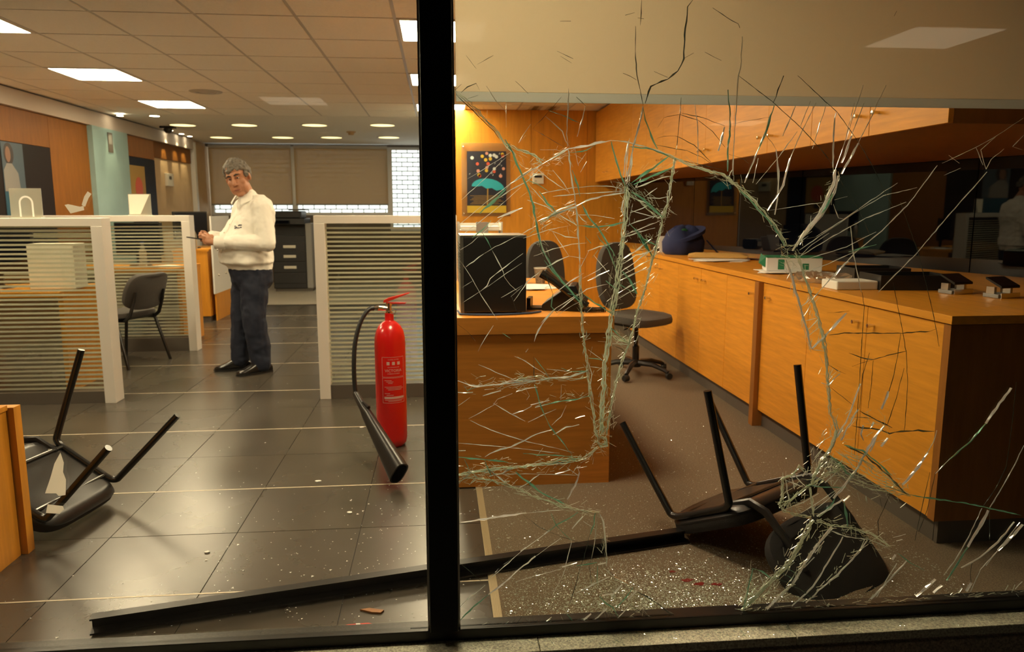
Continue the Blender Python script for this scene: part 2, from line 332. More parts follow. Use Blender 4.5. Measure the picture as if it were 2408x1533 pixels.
# far end: glazed wall with grille
mat('copier_bar', (.10, .095, .085), .5); mat('far_dado', (.16, .12, .085), .6)
wf = struct('wall_far', MB().box(-4.5, -.88, 14.4, 14.55, -.12, 1.24).box(-.88, .3, 14.4, 14.55, -.12, .95).box(-4.5, .3, 14.4, 14.55, 2.47, 2.75).box(-4.5, -4.08, 14.4, 14.55, 1.24, 2.47), 'far_dado')
for n, (x0, x1, zs) in enumerate(((-4.08, -2.60, 1.24), (-2.60, -.88, 1.24), (-.88, .18, .95))):
    w = struct(f'window_{n + 3}', MB().box(x0, x1, 14.30, 14.35, zs, zs + .05).box(x0, x1, 14.30, 14.35, 2.42, 2.47).box(x0, x0 + .05, 14.30, 14.35, zs + .05, 2.42).box(x1 - .05, x1, 14.30, 14.35, zs + .05, 2.42), 'alu_side')
    obj('pane', B(x0 + .05, x1 - .05, 14.32, 14.33, zs + .05, 2.42), 'pane_glass', w)
    g = MB(); bh = .082; row = 0; z = zs + .02
    while z < 2.46:
        g.box(x0, x1, 14.365, 14.379, z, z + .017)
        xx = x0 + (.10 if row % 2 else 0) + .02
        while xx < x1 - .02: g.box(xx, xx + .015, 14.365, 14.377, z, z + bh); xx += .20
        z += bh; row += 1
    tag(obj('security_grille', g, 'copier_bar'), ['brick patterned security grille behind the left far window, under the blind', 'brick patterned security grille behind the middle far window', 'brick patterned security grille behind the far window without a blind'][n], 'grille', 'grilles outside the far windows')
for n, (x0, x1) in enumerate(((-4.06, -2.63), (-2.57, -.91))):
    t = thing('roller_blind', ['brown roller blind lowered over the left far window behind the man', 'brown roller blind lowered over the far window above the copier'][n], 'blind', ((x0 + x1) / 2, 14.24, 1.42), group='roller blinds on the far windows')
    hw = (x1 - x0) / 2
    obj('fabric', B(-hw, hw, 0, .003, .02, 1.03), 'back_blind_fabric', t); obj('hem_bar', B(-hw, hw, -.008, .01, 0, .025), 'hem_bar', t)
    obj('roller', MB().lathe([(.01, -hw), (.03, -hw), (.03, hw), (.01, hw)], (0, 0, 1.04), 16, 'x'), 'alu_side', t, smooth=True)
# front of the shop: frame, mullion, panes
fr = struct('trim_2', MB().box(-4.2, 3.95, 2.25, 2.31, -.012, .026).box(-4.2, 3.95, 2.25, 2.31, 2.60, 2.66), 'black_frame', bevel=.002)
obj('inner_bead', B(-4.2, 3.95, 2.31, 2.335, -.004, .012), 'black_frame', fr)
obj('mullion', B(-.045, .046, 2.235, 2.33, .026, 2.60), 'black_frame', fr, bevel=.003)
obj('gasket', MB().box(-.052, -.045, 2.262, 2.278, .026, 2.6).box(.046, .052, 2.262, 2.278, .026, 2.6), 'alu', fr)
w1 = struct('window_1', B(-4.18, -.050, GY - .005, GY + .005, .026, 2.60), 'pane_glass')
# outside: stone ledge, pavement; unseen roof and walls added in front to block the sky
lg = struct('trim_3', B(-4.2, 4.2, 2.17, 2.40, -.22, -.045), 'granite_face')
x = -4.2; L_ = [.9, .84, .98, .88]; k = 0
while x < 4.1:
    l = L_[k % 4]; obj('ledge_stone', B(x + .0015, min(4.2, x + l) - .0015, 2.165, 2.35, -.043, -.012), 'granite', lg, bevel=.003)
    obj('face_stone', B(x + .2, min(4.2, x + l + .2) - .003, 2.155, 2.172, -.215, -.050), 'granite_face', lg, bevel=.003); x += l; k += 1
struct('floor_pavement', B(-15, 15, -12.2, 2.25, -.45, -.22), 'pavement')
struct('ceiling_sky_block', B(-15, 15, -12.2, 2.25, 2.95, 3.15), 'sky_block_dark')
struct('wall_sky_block', MB().box(-15, 15, -12.2, -12, -.3, 3.1).box(-15.2, -15, -12.2, 2.4, -.3, 3.1).box(15, 15.2, -12.2, 2.4, -.3, 3.1), 'outer_wall_dark')
struct('wall_front', MB().box(-15, -4.18, 2.2, 2.4, -.3, 3.1).box(3.93, 15, 2.2, 2.4, -.3, 3.1).box(-4.2, 3.95, 2.2, 2.4, 2.62, 3.1), 'outer_wall_dark')
for x, y, nm in ((4.63, -2.45, 'nearest the broken pane'), (-2.1, -7.3, 'on the far side before the whole pane'), (5.6, -9.5, 'on the far side before the broken pane')):
    t = thing('canopy_light', f'square ceiling lamp outside the shop, {nm}', 'light', (x, y, 2.95))
    obj('housing', MB().box(-.5, .5, -.5, -.44, -.02, .02).box(-.5, .5, .44, .5, -.02, .02).box(-.5, -.44, -.44, .44, -.02, .02).box(.44, .5, -.44, .44, -.02, .02), 'black_frame', t); obj('diffuser', B(-.44, .44, -.44, .44, -.012, .01), 'canopy_lamp', t)
#@@OBJECTS@@
# ------------------------------------------------------------------ roller blind behind the broken pane
rb = thing('roller_blind', 'cream roller blind half lowered behind the broken shop window', 'blind', (1.95, 2.40, 1.685))
obj('fabric', B(-1.89, 1.88, -.0008, .0008, .03, .93), 'blind_fabric', rb)
obj('hem_bar', B(-1.89, 1.88, -.0012, .0012, .0, .0295), 'hem_fabric', rb, label='grey hem')
obj('roller', MB().lathe([(.01, -1.89), (.028, -1.89), (.028, 1.88), (.01, 1.88)], (0, .02, .90), 16, 'x'), 'alu_side', rb, smooth=True)
# ------------------------------------------------------------------ low counter cabinets along the oblique window
CFX, CTOP = 1.98, .95
def knob(parent, x, y, z):
    obj('knob', MB().lathe([(.004, .0), (.0065, .0), (.0065, -.018), (.009, -.020), (.009, -.034), (.001, -.035)], (x, y, z), 14, 'x'), 'chrome', parent, smooth=True)
def cabinet(name, label, group, y0, y1, z0, z1, fx, doors, kn, kz, plinth):
    t = thing(name, label, 'cabinet', (fx, (y0 + y1) / 2, 0), group=group); ym = (y0 + y1) / 2
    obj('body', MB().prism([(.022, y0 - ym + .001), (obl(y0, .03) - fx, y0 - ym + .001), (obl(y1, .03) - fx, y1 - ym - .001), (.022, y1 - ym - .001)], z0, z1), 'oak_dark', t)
    if plinth: obj('plinth', MB().prism([(.03, y0 - ym + .001), (obl(y0, .05) - fx, y0 - ym + .03), (obl(y1, .05) - fx, y1 - ym - .001), (.03, y1 - ym - .001)], .007, z0 - .001), 'plinth', t)
    for (a, b), k in zip(doors, kn):
        d = obj('door', B(0, .0215, a - ym + .0018, b - ym - .0018, z0 + .002, z1 - .004), 'oak', t, bevel=.0012, seg=1)
        if k is not None: knob(d, 0, k - ym, kz)
    return t
low = [((2.76, 3.86), [(2.76, 3.30), (3.30, 3.86)], [3.24, 3.37], 'two doors beside the dark end panel'),
       ((3.86, 4.44), [(3.86, 4.44)], [4.34], 'one door beside the projecting wood divider'),
       ((4.50, 5.03), [(4.50, 5.03)], [4.58], 'one door on the far side of the wood divider'),
       ((5.03, 6.10), [(5.03, 5.55), (5.55, 6.10)], [5.46, 5.62], 'two doors beside the office chair'),
       ((6.10, 7.15), [(6.10, 6.62), (6.62, 7.15)], [6.55, 6.69], 'two doors below the navy bag'),
       ((7.15, 8.18), [(7.15, 7.67), (7.67, 8.18)], [7.6, 7.74], 'two doors behind the office chair'),
       ((8.18, 9.17), [(8.18, 8.68), (8.68, 9.17)], [8.61, 8.75], 'two doors in the corner by the orange wall')]
for (a, b), ds, ks, nm in low:
    cabinet('counter_cabinet', 'low orange wood counter cabinet, ' + nm, 'counter cabinets', a, b, .11, CTOP - .034, CFX, ds, ks, .83, True)
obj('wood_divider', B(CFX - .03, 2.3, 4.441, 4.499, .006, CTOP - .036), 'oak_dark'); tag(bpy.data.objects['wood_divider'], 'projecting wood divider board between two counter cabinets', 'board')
obj('end_panel', MB().prism([(CFX - .005, 2.715), (3.70, 2.715), (3.70, 2.757), (CFX - .005, 2.757)], .11, CTOP - .036), 'oak_dark'); tag(bpy.data.objects['end_panel'], 'wood end panel closing the counter by the shop window, darkened for shade', 'panel')  # darker than the doors: shade on this face is put into the colour
pe = obj('end_plinth', B(CFX + .03, 3.6, 2.735, 2.757, .007, .108), 'plinth', bpy.data.objects['end_panel'])
wt = MB().prism([(CFX - .012, 2.705), (obl(2.75, .01) - .06, 2.705), (obl(2.95, .006), 2.95), (obl(9.17, .006), 9.17), (CFX - .012, 9.17)], CTOP - .033, CTOP)
tag(obj('worktop', wt, 'oak', bevel=.002), 'long orange wood worktop running over the counter cabinets', 'worktop')
up = [((2.73, 3.79), 3.26, 'over the hole punches, ending by the shop window'), ((3.79, 4.83), 4.31, 'over the green and white carton'), ((4.83, 5.87), 5.35, 'over the brown envelope'),
      ((5.87, 6.91), 6.39, 'over the navy bag'), ((6.91, 7.93), 7.42, 'over the far end of the worktop'), ((7.93, 9.17), 8.55, 'in the corner by the orange wall')]
for (a, b), j, nm in up:
    cabinet('wall_cabinet', 'orange wall cabinet of two doors ' + nm, 'wall cabinets', a, b, 1.675, 2.50, 1.90, [(a, j), (j, b)], [j - .07, j + .07], 1.77, False)
# ------------------------------------------------------------------ framed poster and switch box on the orange wall
po = thing('poster', 'framed poster of a blue umbrella under coloured drops on orange wall', 'poster', (.585, 9.185, 1.31))
mat('poster_navy', (.016, .018, .035), .3); mat('poster_yellow', (.62, .42, .03), .4); mat('umbrella_blue', (.02, .42, .52), .4); mat('poster_gold', (.45, .27, .06), .5)
mixmat('perspex', [(.8, 'X', (1, 1, 1), 0), (.2, 'G', (1, 1, 1), .05)])
obj('perspex_sheet', B(-.30, .285, -.004, .0, -.04, .82), 'acrylic', po)
obj('print', B(-.235, .235, -.0065, -.0045, .0, .725), 'poster_navy', po)
obj('yellow_strip', B(-.235, .235, -.0075, -.0066, .0, .085), 'poster_yellow', po)
u = MB(); pts = [(-.17, .31)]
for k in range(13):
    a = math.pi * k / 12; pts.append((.02 - .19 * math.cos(a), .29 + .115 * math.sin(a) + .012 * math.cos(a) * 0))
sc = [(.21 - .105 * k + .0, .27 + (.022 if k % 2 else 0)) for k in range(0, 5)]
pts = [(.02 - .20 * math.cos(math.pi * k / 12), .285 + .12 * math.sin(math.pi * k / 12) - .06 * (k / 12 - .5)) for k in range(13)] + [(.17, .275), (.12, .262), (.06, .295), (0.0, .285), (-.06, .32), (-.12, .31)]
obj('umbrella', MB().prism(pts, -.0082, -.0068, 'y'), 'umbrella_blue', po)
obj('umbrella_handle', MB().prism([(.0, .09), (.014, .09), (.018, .29), (.006, .29)], -.0082, -.0068, 'y'), 'poster_gold', po)
cols = [('drop_red', (.65, .10, .05)), ('drop_yellow', (.65, .45, .04)), ('drop_white', (.70, .75, .75)), ('drop_pink', (.70, .33, .25))]
for n, c in cols: mat(n, c, .4)
rd = random.Random(3)
for k in range(34):
    cx, cz = rd.uniform(-.21, .21), rd.uniform(.43, .70); r = rd.choice((.008, .010, .019, .021)); mname = cols[k % 4][0] if r > .015 else 'drop_white'
    if r > .015: q = [(cx + r * math.cos(a), cz + r * math.sin(a)) for a in [2 * math.pi * i / 8 for i in range(8)]]
    else: q = [(cx - .003, cz - r), (cx + .003, cz - r), (cx + .011, cz + r), (cx + .006, cz + r)]
    obj('drop', MB().prism(q, -.0082, -.0068, 'y'), mname, po)
for k in range(7): obj('wave_line', B(-.2 + .02 * (k % 3), .2 - .03 * ((k + 1) % 3), -.0078, -.0067, .105 + k * .016, .109 + k * .016), 'poster_gold', po)
for sx in (-.275, .26):
    for z in (-.01, .775): obj('fixing_stud', MB().lathe([(.001, -.016), (.010, -.015), (.010, .0), (.001, .0)], (sx, 0, z), 12, 'y'), 'chrome', po, smooth=True)
th = thing('thermostat', 'small cream thermostat with dark display on orange wall', 'thermostat', (1.205, 9.195, 1.655))
obj('case', B(-.068, .068, -.03, .0, 0, .125), 'offwhite', th, bevel=.006); obj('display', B(-.045, .045, -.032, -.0295, .072, .10), 'black_plastic', th); obj('dial', MB().lathe([(.001, -.034), (.011, -.033), (.011, -.029), (.001, -.029)], (-.03, 0, .035), 12, 'y'), 'steel', th)
# ------------------------------------------------------------------ pictures and fittings on the left wall
pw = thing('wall_poster', 'poster of a dark haired woman in white on the dark wall panel', 'poster', (XL + .002, 7.88, 1.28))
mat('poster_blue', (.012, .06, .10), .4); mat('skin_print', (.20, .10, .06), .5); mat('hair_print', (.03, .02, .018), .5); mat('sky_print', (.05, .075, .10), .5); mat('shirt_print', (.20, .19, .18), .5)
obj('sheet', B(0, .004, -.16, .22, 0, .71), 'sky_print', pw); obj('blue_strip', B(.004, .0055, -.16, .22, 0, .24), 'poster_blue', pw)
def disc(cy, cz, ry, rz, x0, x1, n=18): return MB().prism([(cy + ry * math.cos(2 * math.pi * i / n), cz + rz * math.sin(2 * math.pi * i / n)) for i in range(n)], x0, x1, 'x')
obj('figure_hair', disc(-.04, .60, .085, .105, .004, .005), 'hair_print', pw); obj('figure_face', disc(-.055, .595, .045, .075, .005, .006), 'skin_print', pw)
obj('figure_shirt', MB().prism([(-.15, .245), (.12, .245), (.10, .42), (.0, .51), (-.09, .51), (-.15, .44)], .004, .0055, 'x'), 'shirt_print', pw)
p2 = thing('wall_poster', 'small poster with a hot air balloon on the dark panel', 'poster', (XL + .002, 11.0, 1.28))
obj('sheet', B(0, .004, -.26, .26, 0, .66), 'poster_gold', p2); obj('balloon', disc(.02, .36, .13, .15, .004, .006), 'drop_red', p2); obj('basket', B(.004, .006, -.03, .07, .08, .16), 'hair_print', p2)
nt_ = thing('notice', 'small grey notice high on the pale blue column', 'sign', (XL + .060, 10.05, 2.05)); obj('plate', B(0, .004, -.07, .07, 0, .24), 'plinth', nt_); obj('print', B(.004, .005, -.05, .05, .10, .22), 'hem_bar', nt_)
sb = thing('wall_box', 'small cream control box on the beige wall panel', 'box', (XL - .01, 12.22, 1.70)); obj('case', B(0, .04, -.14, .14, 0, .19), 'offwhite', sb, bevel=.006); obj('display', B(.04, .042, -.06, .05, .10, .15), 'plinth', sb)
pj = thing('ceiling_camera', 'black camera hanging under the smooth ceiling by the left wall', 'camera', (-3.82, 11.5, ZC)); obj('bracket', B(-.1, .1, -.05, .05, -.03, 0), 'black_plastic', pj); obj('dome', MB().ball((0, 0, -.05), (.06, .06, .05)), 'black_plastic', pj, smooth=True)
sd = thing('smoke_detector', 'round brown smoke detector under the smooth ceiling', 'detector', (-1.30, 12.0, ZC)); obj('base', MB().lathe([(.001, 0), (.07, 0), (.07, -.015), (.001, -.015)]), 'wall_beige', sd, smooth=True); obj('sensor', MB().lathe([(.001, -.015), (.05, -.015), (.04, -.05), (.001, -.052)]), 'wall_beige', sd, smooth=True)
dt = thing('air_diffuser', 'flat oval grille set in a ceiling panel by the left lights', 'vent', (-2.3, 8.1, ZC)); obj('ring', MB().lathe([(.10, 0), (.16, 0), (.15, -.008), (.10, -.008)], closed=True), 'tee_bar', dt, smooth=True); obj('cone', MB().lathe([(.001, -.006), (.08, -.006), (.09, 0), (.001, 0)]), 'tee_bar', dt, smooth=True)
# ------------------------------------------------------------------ glass partitions with frosted stripes
def partition(label, x0, x1, y, ztop, zb, posts, dep):
    t = thing('glass_partition', label, 'partition', ((x0 + x1) / 2, y, 0), group='glass partitions'); h = (x1 - x0) / 2; W_ = .075
    obj('top_rail', B(-h, h, -.01, dep, ztop - .055, ztop), 'alu', t, bevel=.002)
    for s in posts:
        xa, xb = (-h, -h + W_) if s < 0 else (h - W_, h)
        obj('post', B(xa, xb, -.012, dep, .0, ztop - .055), 'alu', t, bevel=.002)
    obj('plinth', B(-h + (W_ if -1 in posts else 0), h - (W_ if 1 in posts else 0), 0, dep, .0, zb), 'plinth', t)
    a, b = -h + (W_ if -1 in posts else 0), h - (W_ if 1 in posts else 0)
    obj('pane', B(a, b, .03, .038, zb, ztop - .055), 'partition_glass', t)
    n = int((ztop - .075 - zb) / .0315); q = MB().box(a, b, .0275, .0296, -.0068, .0068); me = bpy.data.meshes.new('frosted_stripe'); me.from_pydata(q.v, [], q.f); me.materials.append(MATS['frosted'])
    for k in range(n): obj('frosted_stripe', me, 'frosted', t, loc=(0, 0, zb + .022 + k * .0315))
    return t
partition('aluminium partition of striped frosted glass beside the overturned chair', XL + .01, -2.285, 5.45, 1.296, .085, (1,), .13)
partition('aluminium partition of striped frosted glass behind the upright chair', XL + .01, -2.335, 7.45, 1.296, .13, (1,), .13)
partition('aluminium partition of striped frosted glass behind the red fire extinguisher', -.865, .13, 5.42, 1.312, .10, (-1, 1), .09)
# ------------------------------------------------------------------ desks and things behind the partitions
def simple_desk(label, x0, x1, y0, y1, z, legs):
    t = thing('desk', label, 'desk', ((x0 + x1) / 2, (y0 + y1) / 2, 0)); hx, hy = (x1 - x0) / 2, (y1 - y0) / 2
    obj('desktop', B(-hx, hx, -hy, hy, z - .04, z), 'oak_x', t, bevel=.003)
    for s in legs: obj('side_panel', B(s * hx - (.035 if s > 0 else 0), s * hx + (0 if s > 0 else .035), -hy + .05, hy - .02, .0, z - .04), 'oak_v', t)
    obj('modesty_panel', B(-hx + .04, hx - .04, hy - .1, hy - .08, .2, z - .04), 'offwhite', t); return t
simple_desk('orange wood desk behind the first striped partition', -4.05, -2.75, 5.75, 6.42, .76, (1, -1))
simple_desk('orange wood desk behind the upright chair and second partition', -4.05, -2.55, 7.70, 8.40, .78, (1, -1))
def monitor(label, x, y, z, w, h, rz, group=None):
    t = thing('monitor', label, 'monitor', (x, y, z), (0, 0, rz), group)
    obj('screen', B(-w / 2, w / 2, -.02, .02, .11, .11 + h), 'black_plastic', t, bevel=.006); obj('display', B(-w / 2 + .015, w / 2 - .015, -.022, -.0205, .125, .095 + h), 'night_glass', t)
    obj('stand', B(-.03, .03, .015, .04, .01, .2), 'black_plastic', t); obj('foot', MB().lathe([(.001, 0), (.11, 0), (.10, .012), (.001, .014)]), 'black_plastic', t, smooth=True); return t
monitor('black monitor on the desk behind the first partition', -3.35, 6.1, .76, .52, .32, .2)
monitor('black monitor on the desk behind the second partition', -3.05, 8.1, .78, .5, .33, -.2)
def bottle(label, x, y, z, h, m, cap):
    t = thing('bottle', label, 'bottle', (x, y, z)); r = h * .14
    obj('body', MB().lathe([(.001, 0), (r, .004), (r, h * .62), (r * .45, h * .82), (r * .42, h * .92), (.001, h * .92)], n=16), m, t, smooth=True)
    obj('cap', MB().lathe([(.001, h * .92), (r * .5, h * .92), (r * .5, h), (.001, h)], n=16), cap, t, smooth=True)
mat('cap_blue', (.03, .10, .40), .4)
bottle('water bottle with blue cap on the desk behind the second partition', -2.93, 7.85, .78, .25, 'acrylic', 'cap_blue')
bottle('clear water bottle beside the monitor on the orange cabinet', -2.93, 9.45, .875, .28, 'acrylic', 'cap_blue')
tag(obj('binder_box', B(-3.05, -2.72, 5.95, 6.15, .762, 1.10), 'offwhite', bevel=.004), 'cream file box on the desk behind the first partition', 'box')
pl = thing('paper_pile', 'loose papers on the desk behind the second partition', 'papers', (-2.8, 7.95, .78))
for k in range(5): obj('sheet', MB().box(-.15, .15, -.1, .1, .0015 * k, .0015 * k + .0012).xf(Matrix.Rotation(k * .23, 4, 'Z')), 'paper', pl)
def sign_holder(label, x, y, z, arch):
    t = thing('sign_holder', label, 'sign holder', (x, y, z), (0, 0, .08))
    obj('sheet', B(-.10, .10, -.0015, .0015, .006, .20), 'acrylic', t); obj('base', B(-.10, .10, -.035, .035, 0, .006), 'acrylic', t)
    if arch:
        P_ = [(-.045, .008)] + [(-.045 * math.cos(a), .10 + .05 * math.sin(a)) for a in [math.pi * i / 10 for i in range(11)]] + [(.045, .008), (.034, .008)] + [(.034 * math.cos(a), .10 + .038 * math.sin(a)) for a in [math.pi * i / 10 for i in range(11)]] + [(-.034, .008)]
        obj('arch_print', MB().prism(P_, -.003, -.0016, 'y'), 'white', t)
    else: obj('wedge_print', MB().prism([(-.095, .01), (.0, .01), (.09, .195), (-.095, .195)], -.003, -.0016, 'y'), 'offwhite', t)
sign_holder('clear acrylic sign holder with white arch on the first partition', -2.80, 5.52, 1.297, True)
sign_holder('clear acrylic sign holder with pale wedge on the second partition', -2.80, 7.52, 1.297, False)
# orange cabinet with leaning white board, monitor, far left
cb = thing('side_cabinet', 'orange side cabinet with a monitor on top, behind the man', 'cabinet', (-2.88, 9.75, 0))
obj('body', B(-.30, .10, -.30, .55, .06, .85), 'oak_v', cb); obj('top', B(-.31, .12, -.31, .56, .85, .875), 'oak_x', cb); obj('plinth', B(-.28, .09, -.28, .53, .0, .06), 'plinth', cb)
gd = thing('display_board', 'pale grey board with round fixings standing against the orange side cabinet', 'board', (-2.735, 9.75, 0)); obj('panel', B(0, .018, -.29, .50, .33, 1.27), 'white', gd); obj('foot', B(0, .018, -.25, .45, 0, .33), 'oak_v', gd)
for z in (.55, .86):
    for y in (-.12, .2): obj('fixing', MB().ball((.022, y, z), .014), 'chrome', gd, smooth=True)
monitor('black monitor standing on the orange side cabinet', -3.05, 9.75, .875, .46, .34, .9)
# copier
cp = thing('copier', 'large black office copier by the far windows behind the man', 'copier', (-2.40, 13.05, 0))
mat('copier_black', (.022, .022, .024), .4); mat('copier_grey', (.30, .29, .28), .5)
obj('body', B(-.32, .22, -.28, .30, .05, .92), 'copier_black', cb if False else cp, bevel=.01); obj('side_cover', B(.221, .32, -.27, .30, .05, 1.12), 'copier_grey', cp, bevel=.01, label='pale grey side cover')
for z in (.22, .40, .58, .74):
    d = obj('paper_drawer', B(-.31, .21, -.296, -.281, z - .08, z + .08), 'copier_black', cp, bevel=.004)
    if z > .3: obj('handle', B(-.14, .06, -.304, -.297, z - .02, z + .025), 'offwhite', d, bevel=.006)
obj('output_bay', B(-.30, .2, -.05, .30, .92, 1.10), 'black_plastic', cp); obj('scanner', B(-.32, .22, -.28, .30, 1.10, 1.20), 'copier_black', cp, bevel=.01); obj('feeder', B(-.28, .16, -.22, .28, 1.20, 1.32), 'black_plastic', cp, bevel=.02)
obj('feed_tray', MB().box(-.05, .22, -.2, .2, 1.33, 1.35).xf(Matrix.Translation((0, 0, .0))), 'black_plastic', cp); obj('panel', B(-.28, -.02, -.36, -.28, 1.12, 1.17), 'night_glass', cp); obj('foot_rail', B(-.30, .30, -.25, .28, 0, .05), 'plinth', cp)
# ------------------------------------------------------------------ front desk with its things
dk = thing('reception_desk', 'large wooden desk with thick top behind the shattered glass', 'desk', (.45, 3.54, 0))
obj('desktop', B(-.385, .39, 0, 2.02, .765, .85), 'desk_oak', dk, bevel=.003); obj('front_panel', B(-.375, .38, .012, .045, .006, .762), 'desk_oak', dk)
obj('side_panel', B(.345, .38, .046, 2.0, .006, .762), 'desk_oak', dk); obj('side_panel', B(-.375, -.34, .046, 2.0, .006, .762), 'desk_oak', dk); obj('back_panel', B(-.339, .344, 1.95, 1.98, .1, .762), 'desk_oak', dk)
pc = thing('computer_tower', 'black computer tower standing on the wooden desk', 'computer', (.265, 3.83, .85), (0, 0, 0))
obj('case', B(-.145, .16, -.17, .17, .008, .375), 'black_plastic', pc, bevel=.004); obj('lid', B(-.145, .16, -.17, .17, .3755, .383), 'steel', pc); obj('bezel', B(-.162, -.1455, -.17, .17, .006, .383), 'steel', pc, label='silver front bezel')
for k in range(10): obj('vent_slot', B(-.164, -.1625, -.15, .15, .2 + k * .015, .207 + k * .015), 'black_plastic', pc)
for y in (-.14, .12): obj('foot', B(-.13, .14, y, y + .03, 0, .0075), 'black_rubber', pc)
mat('cable_blue', (.03, .05, .11), .45)
tag(obj('network_cable', MB().tube([(.09, 3.70, .862), (.10, 3.62, .856), (.16, 3.595, .856), (.26, 3.585, .856), (.36, 3.60, .856), (.45, 3.63, .856), (.50, 3.68, .856)], .005, 8), 'cable_blue', smooth=True), 'thin blue cable lying before the computer tower', 'cable')
ph = thing('desk_phone', 'black desk phone with tilted keypad on the wooden desk', 'phone', (.655, 3.82, .85), (0, 0, -.25))
obj('stand', MB().prism([(-.11, 0), (.12, 0), (.12, .03), (-.02, .13), (-.05, .13)], -.10, .10, 'x').xf(Matrix.Rotation(math.radians(90), 4, 'Z')), 'black_plastic', ph, bevel=.006)
obj('body', MB().box(-.135, .135, -.09, .09, 0, .028).xf(Matrix.Translation((-.015, .0, .105)) @ Matrix.Rotation(math.radians(38), 4, 'Y')), 'black_plastic', ph, bevel=.008)
hs = obj('handset', MB().tube([(-.12, -.125, .19), (-.06, -.128, .155), (.02, -.128, .095), (.11, -.125, .03)], [.022, .018, .018, .022], 12), 'black_metal', ph, smooth=True)
obj('bracket', MB().box(-.20, -.10, -.08, .02, .002, .012).box(-.20, -.18, -.08, .02, .012, .06), 'black_plastic', ph)
cpts = []; 
for k in range(160):
    a = k * .62; f_ = k / 159; cpts.append((.72 + .10 * f_ + .0, 3.66 + .012 * math.cos(a), .864 + .011 * math.sin(a)))
tag(obj('phone_cord', MB().tube(cpts, .0028, 5), 'black_rubber', smooth=True), 'coiled black phone cord at the corner of the desk', 'cord')
cu = thing('paper_cup', 'patterned paper coffee cup on the wooden desk', 'cup', (.695, 5.15, .85)); mat('cup_print', (.30, .24, .17), .7, var=.6, vscale=90)
obj('wall', MB().lathe([(.001, 0), (.031, 0), (.044, .105), (.041, .105), (.029, .006), (.001, .006)], n=24), 'cup_print', cu, smooth=True); obj('rim', MB().lathe([(.041, .103), (.046, .103), (.046, .109), (.041, .109)], n=24, closed=True), 'paper', cu, smooth=True)
pp = thing('paper_pile', 'sheets of paper beside the coffee cup on the wooden desk', 'papers', (.58, 4.85, .85))
for k in range(6): obj('sheet', MB().box(-.15, .15, -.105, .105, .002 * k, .002 * k + .0015).xf(Matrix.Translation((.02 * math.sin(k * 2.1), .03 * math.cos(k * 1.7), 0)) @ Matrix.Rotation(k * .31, 4, 'Z')), 'paper', pp)
tray = thing('letter_tray', 'pale grey stacked letter trays behind the computer tower', 'tray', (.285, 5.28, .85)); mat('tray_grey', (.60, .58, .53), .5)
for k in range(5):
    z = .0 + k * .09; s_ = obj('tray', MB().box(-.15, .15, -.12, .12, z, z + .008).box(-.15, -.142, -.12, .12, z + .008, z + .05).box(.142, .15, -.12, .12, z + .008, z + .05).box(-.15, .15, .112, .12, z + .008, z + .05), 'tray_grey', tray)
    if k in (0, 1, 2, 4): obj('paper_stack', B(-.13, .13, -.11, .10, z + .009, z + .03), 'paper', s_)
for sx in (-.146, .146):
    for sy in (-.1, .1): obj('riser', B(sx - .006, sx + .006, sy - .01, sy + .01, .0, .42), 'tray_grey', tray)
obj('holder', B(-.03, .05, -.16, -.122, .20, .42), 'copier_grey', tray)
bx = tag(obj('black_box', B(.46, .57, 5.10, 5.24, .851, 1.19), 'black_plastic', bevel=.006), 'narrow black speaker box beside the letter trays', 'speaker')
